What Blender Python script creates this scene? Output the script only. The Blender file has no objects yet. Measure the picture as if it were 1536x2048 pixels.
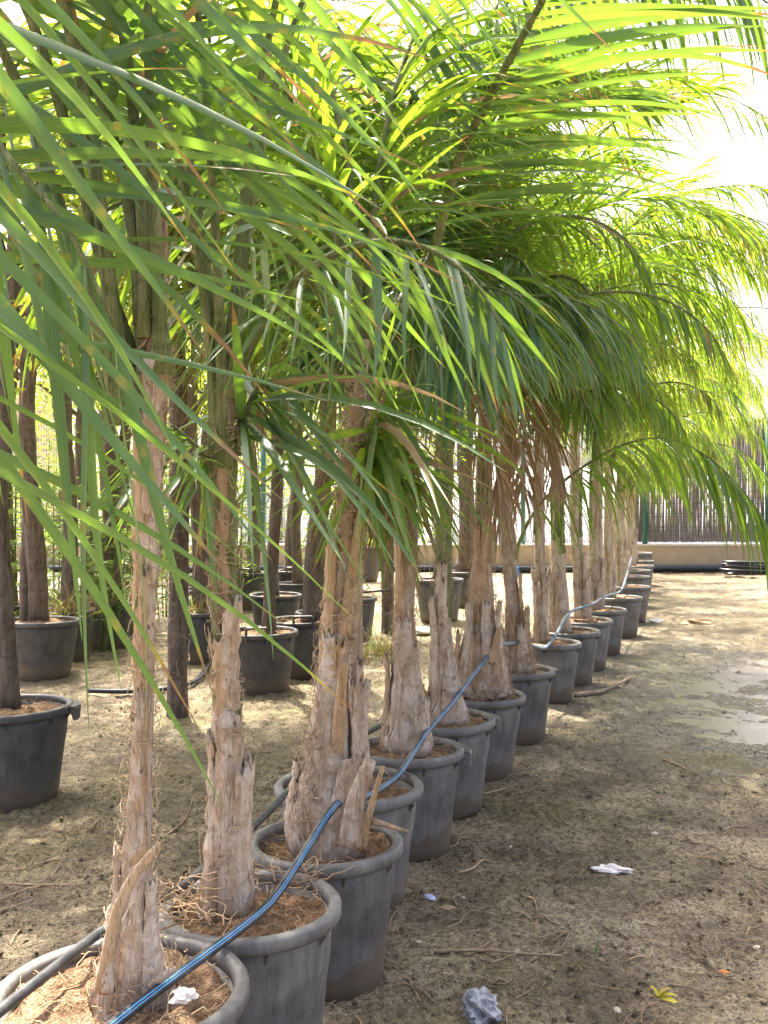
import bpy, math, random
import numpy as np
from mathutils import Vector, Matrix

random.seed(7)
RG = np.random.default_rng(11)
SC = bpy.context.scene
COL = SC.collection
R = math.radians

# ------------------------------------------------------------------ camera
F, HOR, CAMZ = 2000.0, 1000.0, 1.45
cam_d = bpy.data.cameras.new('camera')
cam = bpy.data.objects.new('camera', cam_d)
COL.objects.link(cam)
cam.location = (0, 0, CAMZ)
cam.rotation_euler = (R(90), 0, 0)
cam_d.sensor_fit = 'VERTICAL'
cam_d.sensor_height = 36.0
cam_d.lens = 36.0 * F / 2048
cam_d.shift_y = -24 / 2048
cam_d.clip_start = 0.02
cam_d.clip_end = 2000
SC.camera = cam

# ------------------------------------------------------------------ sky, sun, exposure
SUN_AZ, SUN_EL = math.atan2(-0.33, 0.92), R(63)      # azimuth from +Y towards +X
w = bpy.data.worlds.new('World')
SC.world = w
w.use_nodes = True
wn = w.node_tree
bg = wn.nodes['Background']
sky = wn.nodes.new('ShaderNodeTexSky')
sky.sky_type = 'NISHITA'
sky.sun_disc = False
sky.sun_elevation = SUN_EL
sky.sun_rotation = SUN_AZ
sky.air_density = 0.45
sky.dust_density = 8.0
sky.ozone_density = 0.3
wn.links.new(sky.outputs[0], bg.inputs[0])
bg.inputs[1].default_value = 0.15
sd = bpy.data.lights.new('sun', 'SUN')
sd.energy = 4.2
sd.angle = R(1.2)
sd.color = (1.0, 0.93, 0.8)
sun = bpy.data.objects.new('sun', sd)
COL.objects.link(sun)
sdir = Vector((math.sin(SUN_AZ) * math.cos(SUN_EL), math.cos(SUN_AZ) * math.cos(SUN_EL), math.sin(SUN_EL)))
sun.rotation_euler = sdir.to_track_quat('Z', 'Y').to_euler()
sun.location = sdir * 30
vs = SC.view_settings
vs.view_transform = 'Standard'
vs.look = 'None'
vs.gamma = 1
vs.exposure = 2.45
SC.render.engine = 'CYCLES'
SC.cycles.max_bounces = 5
SC.cycles.diffuse_bounces = 3
SC.cycles.glossy_bounces = 2
SC.cycles.transmission_bounces = 4


# ------------------------------------------------------------------ helpers
def at(x, y, d):
    return np.array(((x - 768) * d / F, d, CAMZ - (y - HOR) * d / F))


def hash2(ix, iy, s):
    h = (ix * 374761393 + iy * 668265263 + s * 2147483647) & 0xFFFFFFFF
    h = ((h ^ (h >> 13)) * 1274126177) & 0xFFFFFFFF
    return ((h ^ (h >> 16)) & 0xFFFF) / 65535.0


def vnoise(x, y, s=0):
    x = np.asarray(x, float); y = np.asarray(y, float)
    ix = np.floor(x).astype(np.int64); iy = np.floor(y).astype(np.int64)
    fx = x - ix; fy = y - iy
    fx = fx * fx * (3 - 2 * fx); fy = fy * fy * (3 - 2 * fy)
    a = hash2(ix, iy, s); b = hash2(ix + 1, iy, s); c = hash2(ix, iy + 1, s); d = hash2(ix + 1, iy + 1, s)
    return (a + (b - a) * fx) * (1 - fy) + (c + (d - c) * fx) * fy - 0.5


PUD = ((2.6, 7.6, .7, 1.5, .024), (2.15, 6.6, .4, .7, .018), (3.3, 8.8, .8, 1.2, .02), (1.9, 8.9, .5, .8, .016), (2.7, 6.2, .45, .5, .018))


def gh(x, y):
    x = np.asarray(x, float); y = np.asarray(y, float)
    z = .05 * vnoise(x * .7, y * .7, 1) + .022 * vnoise(x * 2.3, y * 2.3, 2) + .016 * vnoise(x * 6, y * 6, 3)
    n = vnoise(x * 14, y * 14, 4)
    z = z + .014 * n + .015 * vnoise(x * 29 + 3, y * 29, 5) + .012 * vnoise(x * 60, y * 60, 6)
    clod = np.clip(vnoise(x * 9, y * 9, 8) - .22, 0, 1)
    z = z + .05 * clod
    for (px, py, sx, sy, dp) in PUD:
        z = z - dp * np.exp(-((x - px) / sx) ** 2 - ((y - py) / sy) ** 2)
    fade = np.clip((20.5 - y) / .6, 0, 1) * np.clip((30 - np.abs(x)) / 5, 0, 1)
    return z * fade


def mesh_np(name, V, Fq, smooth=True, attrs=None):
    V = np.asarray(V, np.float32).reshape(-1, 3)
    me = bpy.data.meshes.new(name)
    Fq = np.asarray(Fq, np.int32)
    k = Fq.shape[1]
    me.vertices.add(len(V)); me.vertices.foreach_set('co', V.ravel())
    me.loops.add(Fq.size); me.loops.foreach_set('vertex_index', Fq.ravel())
    me.polygons.add(len(Fq))
    me.polygons.foreach_set('loop_start', np.arange(0, Fq.size, k, dtype=np.int32))
    me.polygons.foreach_set('use_smooth', np.full(len(Fq), smooth, bool))
    if attrs:
        for an, av in attrs.items():
            a = me.attributes.new(an, 'FLOAT', 'POINT')
            a.data.foreach_set('value', np.asarray(av, np.float32).ravel())
    me.update(calc_edges=True)
    return me


class MB:
    """collects shapes, then builds ONE mesh object (quads and triangles mixed)"""
    def __init__(s):
        s.v = []; s.f = []
    def add(s, V, Fa):
        o = len(s.v)
        s.v += [tuple(p) for p in V]
        s.f += [tuple(i + o for i in f) for f in Fa]
    def box(s, a, b):
        x0, y0, z0 = a; x1, y1, z1 = b
        s.add([(x0, y0, z0), (x1, y0, z0), (x1, y1, z0), (x0, y1, z0), (x0, y0, z1), (x1, y0, z1), (x1, y1, z1), (x0, y1, z1)],
              [(0, 3, 2, 1), (4, 5, 6, 7), (0, 1, 5, 4), (1, 2, 6, 5), (2, 3, 7, 6), (3, 0, 4, 7)])
    def tube(s, pts, rad, n=8, cap=True):
        pts = np.asarray(pts, float)
        rad = np.broadcast_to(np.asarray(rad, float), (len(pts),))
        V, T = tube_rings(pts, rad, n)
        Fa = []
        for i in range(len(pts) - 1):
            for j in range(n):
                k = (j + 1) % n
                Fa.append((i * n + j, i * n + k, (i + 1) * n + k, (i + 1) * n + j))
        if cap:
            Fa.append(tuple(range(n - 1, -1, -1)))
            Fa.append(tuple((len(pts) - 1) * n + j for j in range(n)))
        s.add(V.reshape(-1, 3), Fa)
    def lathe(s, prof, n=40, c=(0, 0, 0), close=False):
        V = []; Fa = []
        m = len(prof)
        for (r, z) in prof:
            for j in range(n):
                a = 2 * math.pi * j / n
                V.append((c[0] + r * math.cos(a), c[1] + r * math.sin(a), c[2] + z))
        for i in range(m if close else m - 1):
            i2 = (i + 1) % m
            for j in range(n):
                k = (j + 1) % n
                Fa.append((i * n + j, i * n + k, i2 * n + k, i2 * n + j))
        s.add(V, Fa)
    def build(s, name, m, parent=None, smooth=True, loc=None):
        me = bpy.data.meshes.new(name)
        me.from_pydata(s.v, [], s.f)
        if smooth:
            me.shade_smooth()
        return link(name, me, m, parent, loc)


def tube_rings(pts, rad, n, ref=(0, 0, 1)):
    T = np.gradient(pts, axis=0)
    T /= np.linalg.norm(T, axis=1, keepdims=True) + 1e-9
    ref = np.asarray(ref, float)
    if abs(T @ ref).max() > .96:
        ref = np.array((.31, .95, .05)) if abs(T @ np.array((.31, .95, .05))).max() < .96 else np.array((.95, -.3, .1))
    B = np.cross(T, ref); B /= np.linalg.norm(B, axis=1, keepdims=True) + 1e-9
    N = np.cross(B, T)
    a = np.arange(n) * 2 * np.pi / n
    V = pts[:, None, :] + rad[:, None, None] * (np.cos(a)[None, :, None] * B[:, None, :] + np.sin(a)[None, :, None] * N[:, None, :])
    return V, T


def link(name, me, m=None, parent=None, loc=None):
    o = bpy.data.objects.new(name, me)
    COL.objects.link(o)
    if m is not None:
        me.materials.append(m)
    if parent is not None:
        o.parent = parent
    if loc is not None:
        o.location = loc
    return o


def tag(o, label=None, cat=None, group=None, kind=None):
    if label: o['label'] = label
    if cat: o['category'] = cat
    if group: o['group'] = group
    if kind: o['kind'] = kind
    return o


def empty(name, loc, label, cat, group=None):
    o = bpy.data.objects.new(name, None)
    COL.objects.link(o)
    o.location = loc
    o.empty_display_size = .1
    return tag(o, label, cat, group)


def catmull(P, n):
    P = np.asarray(P, float)
    Q = np.vstack([2 * P[0] - P[1], P, 2 * P[-1] - P[-2]])
    out = []
    for i in range(1, len(Q) - 2):
        t = np.linspace(0, 1, n, endpoint=False)[:, None]
        p0, p1, p2, p3 = Q[i - 1], Q[i], Q[i + 1], Q[i + 2]
        out.append(.5 * (2 * p1 + (p2 - p0) * t + (2 * p0 - 5 * p1 + 4 * p2 - p3) * t ** 2 + (3 * p1 - p0 - 3 * p2 + p3) * t ** 3))
    out.append(P[-1:])
    return np.vstack(out)


def resample(P, n):
    s = np.r_[0, np.cumsum(np.linalg.norm(np.diff(P, axis=0), axis=1))]
    q = np.linspace(0, s[-1], n)
    return np.stack([np.interp(q, s, P[:, k]) for k in range(3)], 1)


# ------------------------------------------------------------------ materials
class NT:
    def __init__(s, name):
        s.m = bpy.data.materials.new(name)
        s.m.use_nodes = True
        s.t = s.m.node_tree
        s.bsdf = s.t.nodes['Principled BSDF']
        s.out = s.t.nodes['Material Output']
    def n(s, typ, **kw):
        nd = s.t.nodes.new('ShaderNode' + typ)
        for k, v in kw.items():
            if k.startswith('i_'):
                s.set(nd.inputs[k[2:]], v)
            else:
                setattr(nd, k, v)
        return nd
    def set(s, inp, v):
        if isinstance(v, bpy.types.NodeSocket):
            s.t.links.new(v, inp)
        else:
            if isinstance(v, tuple) and len(v) == 3 and inp.type == 'RGBA':
                v = v + (1,)
            inp.default_value = v
    def coord(s, kind='Object', scale=(1, 1, 1)):
        c = s.n('TexCoord').outputs[kind]
        mp = s.n('Mapping')
        s.set(mp.inputs[0], c)
        mp.inputs['Scale'].default_value = scale
        return mp.outputs[0]
    def noise(s, co, scale, detail=4, rough=.6, dist=0):
        nd = s.n('TexNoise')
        s.set(nd.inputs['Vector'], co)
        nd.inputs['Scale'].default_value = scale
        nd.inputs['Detail'].default_value = detail
        nd.inputs['Roughness'].default_value = rough
        nd.inputs['Distortion'].default_value = dist
        return nd.outputs[0]
    def vor(s, co, scale, feat='F1'):
        nd = s.n('TexVoronoi', feature=feat)
        s.set(nd.inputs['Vector'], co)
        nd.inputs['Scale'].default_value = scale
        return nd.outputs[0]
    def ramp(s, f, stops):
        nd = s.n('ValToRGB')
        e = nd.color_ramp.elements
        while len(e) < len(stops):
            e.new(.5)
        for el, (p, c) in zip(e, stops):
            el.position = p
            el.color = (c, c, c, 1) if not isinstance(c, tuple) else c + (1,)
        s.set(nd.inputs[0], f)
        return nd.outputs[0]
    def mix(s, f, a, b, mode='MIX'):
        nd = s.n('Mix', data_type='RGBA', blend_type=mode)
        s.set(nd.inputs[0], f); s.set(nd.inputs[6], a); s.set(nd.inputs[7], b)
        return nd.outputs[2]
    def math(s, op, a, b=0.0, c=0.0, clamp=False):
        nd = s.n('Math', operation=op, use_clamp=clamp)
        s.set(nd.inputs[0], a); s.set(nd.inputs[1], b); s.set(nd.inputs[2], c)
        return nd.outputs[0]
    def sstep(s, v, a, b):
        nd = s.n('MapRange', interpolation_type='SMOOTHSTEP')
        s.set(nd.inputs[0], v); s.set(nd.inputs[1], a); s.set(nd.inputs[2], b)
        return nd.outputs[0]
    def bump(s, h, strength=.5, dist=.01, prev=None):
        nd = s.n('Bump')
        nd.inputs['Strength'].default_value = strength
        nd.inputs['Distance'].default_value = dist
        s.set(nd.inputs['Height'], h)
        if prev is not None:
            s.set(nd.inputs['Normal'], prev)
        return nd.outputs[0]
    def attr(s, name):
        return s.n('Attribute', attribute_name=name).outputs['Fac']
    def fin(s, col=None, rough=None, normal=None, spec=None):
        b = s.bsdf
        if col is not None: s.set(b.inputs['Base Color'], col)
        if rough is not None: s.set(b.inputs['Roughness'], rough)
        if normal is not None: s.set(b.inputs['Normal'], normal)
        if spec is not None: s.set(b.inputs['Specular IOR Level'], spec)
        return s.m


def m_ground():
    n = NT('ground_soil')
    co = n.n('TexCoord').outputs['Object']
    big = n.noise(co, .6, 3, .6, .4)
    mid = n.noise(co, 2.6, 4, .65, .3)
    fine = n.noise(co, 42, 4, .75)
    c = n.ramp(mid, [(.36, (.15, .115, .068)), (.5, (.31, .25, .155)), (.63, (.48, .4, .265))])
    c = n.mix(n.ramp(big, [(.5, 0.0), (.62, .7)]), c, (.23, .2, .085))
    c = n.mix(n.ramp(big, [(.3, .5), (.42, 0.0)]), c, (.36, .33, .28))
    c = n.mix(n.ramp(fine, [(.36, .8), (.56, 0.0)]), c, (.075, .05, .03))
    c = n.mix(n.ramp(fine, [(.6, 0.0), (.75, .5)]), c, (.45, .37, .27))
    wet = n.ramp(mid, [(.42, 1.0), (.6, 0.0)])
    # damp patch round the puddles
    v = n.n('VectorMath', operation='SUBTRACT'); n.set(v.inputs[0], co); v.inputs[1].default_value = (2.5, 7.8, 0)
    v2 = n.n('VectorMath', operation='MULTIPLY'); n.set(v2.inputs[0], v.outputs[0]); v2.inputs[1].default_value = (.62, .34, 0)
    ln = n.n('VectorMath', operation='LENGTH'); n.set(ln.inputs[0], v2.outputs[0])
    damp = n.sstep(n.math('ADD', ln.outputs['Value'], n.math('MULTIPLY', n.math('SUBTRACT', mid, .5), 1.1)), 1.05, .7)
    c = n.mix(n.math('MULTIPLY', damp, .45), c, (.2, .18, .145))
    rough = n.math('MULTIPLY_ADD', wet, -.3, .92)
    rough = n.math('SUBTRACT', rough, n.math('MULTIPLY', damp, .64))
    b = n.bump(fine, 1.0, .045)
    b = n.bump(n.vor(co, 90), .6, .014, b)
    return n.fin(c, rough, b, .35)


def m_mud_wet():
    n = NT('puddle_water')
    co = n.coord('Object')
    b = n.bump(n.noise(co, 9, 3), .04, .01)
    b = n.bump(n.noise(co, 45, 2), .03, .004, b)
    n.bsdf.inputs['IOR'].default_value = 1.33
    n.bsdf.inputs['Transmission Weight'].default_value = .25
    return n.fin((.27, .24, .2), .24, b, .5)


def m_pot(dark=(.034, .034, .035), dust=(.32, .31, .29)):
    n = NT('pot_plastic')
    co = n.coord('Object')
    st = n.coord('Object', (30, 30, 3))
    rnd = n.n('ObjectInfo').outputs['Random']
    streak = n.noise(st, 1.6, 3, .65)
    blot = n.noise(co, 7, 3, .65)
    f = n.math('MULTIPLY', n.ramp(streak, [(.2, 0.35), (.75, .9)]), n.ramp(blot, [(.25, .2), (.65, 1.0)]))
    f = n.math('MULTIPLY', f, n.math('MULTIPLY_ADD', rnd, .45, .65))
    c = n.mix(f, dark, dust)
    scr = n.noise(n.coord('Object', (240, 240, 9)), 1, 2, .5)
    c = n.mix(n.ramp(scr, [(.66, 0.0), (.74, .35)]), c, (.3, .29, .28))
    c = n.mix(n.ramp(n.noise(co, 160, 2), [(.66, 0.0), (.72, .5)]), c, (.28, .27, .26))
    z = n.n('SeparateXYZ'); n.set(z.inputs[0], n.n('TexCoord').outputs['Object'])
    zz = n.math('ADD', z.outputs[2], n.math('MULTIPLY', n.math('SUBTRACT', n.noise(co, 8, 4, .65, .6), .5), .26))
    mudf = n.sstep(zz, .125, .1)
    mud = n.mix(n.noise(co, 20, 3), (.055, .038, .024), (.19, .135, .085))
    c = n.mix(n.math('MULTIPLY', mudf, .92), c, mud)
    hf = n.sstep(zz, .2, .09)
    c = n.mix(n.math('MULTIPLY', hf, .3), c, (.2, .16, .12))
    return n.fin(c, n.math('MULTIPLY_ADD', f, .3, .42), n.bump(blot, .12, .004), .45)


def m_soil():
    n = NT('potting_soil')
    co = n.coord('Object')
    oc = n.n('ObjectInfo').outputs['Color']
    a = n.noise(co, 26, 6, .75)
    c = n.ramp(a, [(.32, (.12, .075, .045)), (.5, (.3, .2, .125)), (.66, (.48, .36, .24))])
    c = n.mix(.5, c, oc, 'OVERLAY')
    c = n.mix(n.ramp(n.noise(co, 9, 3), [(.5, 0.0), (.7, .5)]), c, (.4, .29, .17))
    c = n.mix(n.ramp(n.vor(co, 110), [(.05, .45), (.22, 0.0)]), c, (.5, .4, .28))
    b = n.bump(a, 1.0, .03)
    b = n.bump(n.vor(co, 130), .7, .01, b)
    return n.fin(c, .95, b, .2)


def m_bark(name, pale, mid, dark, spots=True, vs_=1.0, lines=0.0):
    n = NT(name)
    co = n.coord('Object')
    st = n.coord('Object', (26, 26, 2.2 * vs_))
    a = n.noise(st, 1.2, 4, .72, .5)
    b0 = n.noise(co, 9, 4, .7, .8)
    c = n.ramp(a, [(.3, dark), (.48, mid), (.66, pale)])
    c = n.mix(n.ramp(b0, [(.46, 0.0), (.62, .65)]), c, pale)
    c = n.mix(n.ramp(n.noise(co, 13, 3, .7, .6), [(.53, 0.0), (.61, .7)]), c, tuple((x * 1.4 + y * .6) / 2 for x, y in zip(mid, dark)))
    if spots:
        c = n.mix(n.ramp(n.noise(n.coord('Object', (1, 1, .55)), 42, 2, .6), [(.67, 0.0), (.71, .8)]), c, tuple(x * .28 for x in dark))
    if lines:
        fib = n.noise(n.coord('Object', (120, 120, 5)), 1, 3, .6)
        c = n.mix(n.ramp(fib, [(.54, 0.0), (.66, lines)]), c, dark)
    b = n.bump(a, 1.0, .02)
    b = n.bump(n.noise(n.coord('Object', (80, 80, 9)), 1.3, 3, .7), .9, .009, b)
    return n.fin(c, .88, b, .2)


def m_leaf(name, g0, g1, tr, transl=.42, rough=.36, tips=True):
    n = NT(name)
    t, r = n.attr('t'), n.attr('r')
    co = n.n('TexCoord').outputs['Object']
    nz = n.noise(co, 22, 2, .6)
    c = n.mix(r, g0, g1)
    tc = n.mix(r, tr, tuple(x * .75 for x in tr))
    yel = n.ramp(nz, [(.62, 0.0), (.72, .8)])
    c = n.mix(yel, c, (.26, .24, .05)); tc = n.mix(yel, tc, (.5, .42, .04))
    if tips:
        th = n.math('MULTIPLY_ADD', n.math('FRACT', n.math('MULTIPLY', r, 7.31)), .35, .82)
        tt = n.math('ADD', t, n.math('MULTIPLY', n.math('SUBTRACT', nz, .5), .08))
        df = n.math('SUBTRACT', tt, th)
        y = n.sstep(df, -.045, .0)
        br = n.sstep(df, -.01, .018)
        c = n.mix(y, c, (.36, .27, .03)); tc = n.mix(y, tc, (.5, .34, .03))
        c = n.mix(br, c, (.31, .15, .07)); tc = n.mix(br, tc, (.3, .13, .04))
    dead = n.math('GREATER_THAN', r, 1.0)
    dc = n.mix(nz, (.2, .11, .055), (.5, .36, .2))
    c = n.mix(dead, c, dc); tc = n.mix(dead, tc, (.3, .19, .09))
    u = n.attr('u')
    vein = n.math('MULTIPLY_ADD', n.math('SINE', n.math('MULTIPLY', u, 23.0)), .13, .87)
    vc = n.n('CombineColor'); [n.set(vc.inputs[k], vein) for k in range(3)]
    c = n.mix(1.0, c, vc.outputs[0], 'MULTIPLY'); tc = n.mix(1.0, tc, vc.outputs[0], 'MULTIPLY')
    c = n.mix(n.math('MULTIPLY', n.sstep(t, .5, 1.0), .35), c, tuple(x * 1.6 for x in g1))
    mid = n.sstep(n.math('ABSOLUTE', u), .16, .02)
    c = n.mix(n.math('MULTIPLY', mid, .3), c, (.2, .26, .12))
    n.fin(c, rough, None, .55)
    tl = n.n('BsdfTranslucent')
    n.set(tl.inputs[0], tc)
    ms = n.n('MixShader')
    ms.inputs[0].default_value = transl
    n.set(ms.inputs[1], n.bsdf.outputs[0]); n.set(ms.inputs[2], tl.outputs[0])
    n.set(n.out.inputs[0], ms.outputs[0])
    return n.m


def m_plain(name, col, rough=.6, spec=.4, var=.25, scale=12, metal=0, bump=.1):
    n = NT(name)
    co = n.coord('Object')
    a = n.noise(co, scale, 5, .65)
    c = n.mix(n.ramp(a, [(.3, 0.0), (.7, 1.0)]), tuple(x * (1 - var) for x in col), tuple(min(1, x * (1 + var)) for x in col))
    n.bsdf.inputs['Metallic'].default_value = metal
    return n.fin(c, rough, n.bump(a, bump, .005), spec)


def m_pipe():
    n = NT('drip_pipe')
    a, s = n.attr('a'), n.attr('s')
    co = n.coord('Object')
    d1 = n.math('ABSOLUTE', n.math('SUBTRACT', a, .55)); d2 = n.math('ABSOLUTE', n.math('SUBTRACT', a, 1.05))
    d3 = n.math('ABSOLUTE', n.math('SUBTRACT', a, 3.9))
    st = n.math('MAXIMUM', n.math('LESS_THAN', d1, .085), n.math('MAXIMUM', n.math('LESS_THAN', d2, .085), n.math('LESS_THAN', d3, .1)))
    c = n.mix(st, (.02, .022, .026), (.06, .36, .75))
    dust = n.math('MULTIPLY', n.ramp(n.noise(co, 14, 5, .7), [(.38, 0.0), (.7, 1.0)]), n.math('MULTIPLY_ADD', s, .62, .12))
    c = n.mix(dust, c, (.42, .42, .42))
    return n.fin(c, n.math('MULTIPLY_ADD', dust, .35, .45), None, .4)


M = dict(
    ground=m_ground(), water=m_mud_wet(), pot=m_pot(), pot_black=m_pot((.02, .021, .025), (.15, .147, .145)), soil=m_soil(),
    trunk=m_bark('palm_trunk_bark', (.6, .535, .455), (.42, .32, .23), (.18, .118, .075), True, 1, .42),
    fibrous=m_bark('palm_fibrous_bark', (.5, .38, .27), (.36, .25, .16), (.15, .095, .06), False, .5, .55),
    boot=m_bark('leaf_base', (.65, .57, .49), (.48, .365, .265), (.22, .14, .085), True, 1, .35),
    stub=m_bark('cut_stub', (.56, .42, .28), (.48, .33, .2), (.27, .17, .09), False, 1, .3),
    fibre=m_plain('fibre_strands', (.46, .35, .25), .9, .1, .35, 30),
    straw=m_plain('straw', (.42, .3, .18), .85, .15, .35, 14),
    twig=m_plain('dry_twig', (.3, .22, .15), .9, .1, .4, 20),
    darkbark=m_bark('dark_bark', (.21, .175, .15), (.13, .1, .082), (.055, .04, .032), False, 1, .3),
    petiole=m_bark('green_petiole', (.26, .26, .14), (.13, .16, .06), (.07, .09, .035), False, 1, .15),
    leaf=m_leaf('palm_leaflet', (.04, .105, .026), (.085, .175, .042), (.34, .54, .03), .48, .4),
    leaf_blue_shade=m_leaf('palm_leaflet_glaucous_shade', (.035, .1, .05), (.075, .16, .08), (.27, .46, .035), .36, .38),  # blue green leaflet, its cool dull tone also imitates shade and sky sheen
    leaf_pale_lit=m_leaf('palm_leaflet_pale_lit', (.08, .15, .03), (.15, .24, .05), (.5, .64, .06), .5),  # brighter copy, backlit glow of the background leaves put into the colour
    tree_leaf=m_leaf('tree_leaf', (.03, .08, .025), (.07, .14, .04), (.3, .45, .04), .45, .45, False),
    wall=m_plain('rendered_wall', (.46, .35, .23), .9, .2, .1, 5),
    coping=m_plain('wall_coping', (.62, .55, .47), .9, .2, .1, 8),
    white=m_plain('white_render', (.8, .8, .78), .9, .2, .04, 3),
    beige=m_plain('beige_block', (.55, .44, .31), .9, .2, .12, 6),
    street=m_plain('street_concrete', (.6, .58, .56), .9, .2, .08, 3),
    slat=m_plain('grey_slat', (.45, .47, .49), .5, .4, .08, 5),
    green=m_plain('green_paint', (.02, .11, .085), .45, .5, .15, 20),
    wire=m_plain('dark_wire', (.05, .065, .06), .5, .5, .2, 20),
    reed=m_bark('brushwood', (.42, .37, .34), (.29, .25, .235), (.15, .125, .12), False, .5, .3),
    blackpipe=m_plain('black_pipe', (.018, .02, .03), .38, .5, .25, 12),
    pipe=m_pipe(),
    bluepipe=m_plain('blue_fitting', (.05, .25, .6), .4, .5, .1, 10),
    rope=m_plain('rope', (.55, .5, .42), .9, .2, .2, 60),
    paper=m_plain('paper_scrap', (.78, .72, .68), .8, .3, .1, 20),
    rag=m_plain('grey_plastic_scrap', (.26, .27, .29), .45, .5, .6, 35),
    yellow=m_plain('yellow_petal', (.5, .43, .05), .6, .3, .15, 30),
    orange=m_plain('orange_leaf', (.6, .22, .05), .7, .3, .2, 30),
    cap=m_plain('blue_white_cap', (.5, .55, .8), .4, .5, .08, 20),
    stone=m_plain('pebble', (.5, .42, .34), .85, .3, .2, 25),
    sprout=m_plain('green_shoot', (.12, .28, .06), .5, .4, .2, 20),
    clod=m_plain('soil_clod', (.2, .15, .1), .95, .2, .3, 40),
)

# ------------------------------------------------------------------ ground
def ground():
    ad = np.arange(-R(33), R(33), .0031)
    ac = np.linspace(R(33), 2 * np.pi - R(33), 70)
    an = np.r_[ad, ac[:-1]]
    rr = [.25]
    while rr[-1] < 500:
        q = rr[-1]
        rr.append(q * (1.03 if q < 2.0 else 1.0032 if q < 21.5 else 1.07))
    rr = np.array(rr)
    A, Q = np.meshgrid(an, rr)
    X = Q * np.sin(A); Y = Q * np.cos(A)
    Z = gh(X, Y)
    na, nr = len(an), len(rr)
    V = np.stack([X, Y, Z], -1).reshape(-1, 3)
    i = np.arange(nr - 1)[:, None]; j = np.arange(na)[None, :]; k = (j + 1) % na
    Fq = np.stack([i * na + j, (i + 1) * na + j, (i + 1) * na + k, i * na + k], -1).reshape(-1, 4)[:, ::-1]
    V = np.vstack([V, [[0, 0, 0]]])
    o = link('ground', mesh_np('ground', V, Fq), M['ground'])
    tag(o, kind='structure')
    b = MB(); b.box((-60, 20.75, -.2), (60, 120, .03)); tag(b.build('street', M['street'], smooth=False), kind='structure')
    a = np.linspace(0, 2 * np.pi, 64, endpoint=False)
    Vw = [(2.7 + 2.3 * math.cos(q), 8.2 + 3.6 * math.sin(q), -.027) for q in a]
    b = MB(); b.add(Vw, [tuple(range(64))])
    tag(b.build('puddle_water', M['water'], smooth=False), kind='structure')


ground()


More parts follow.
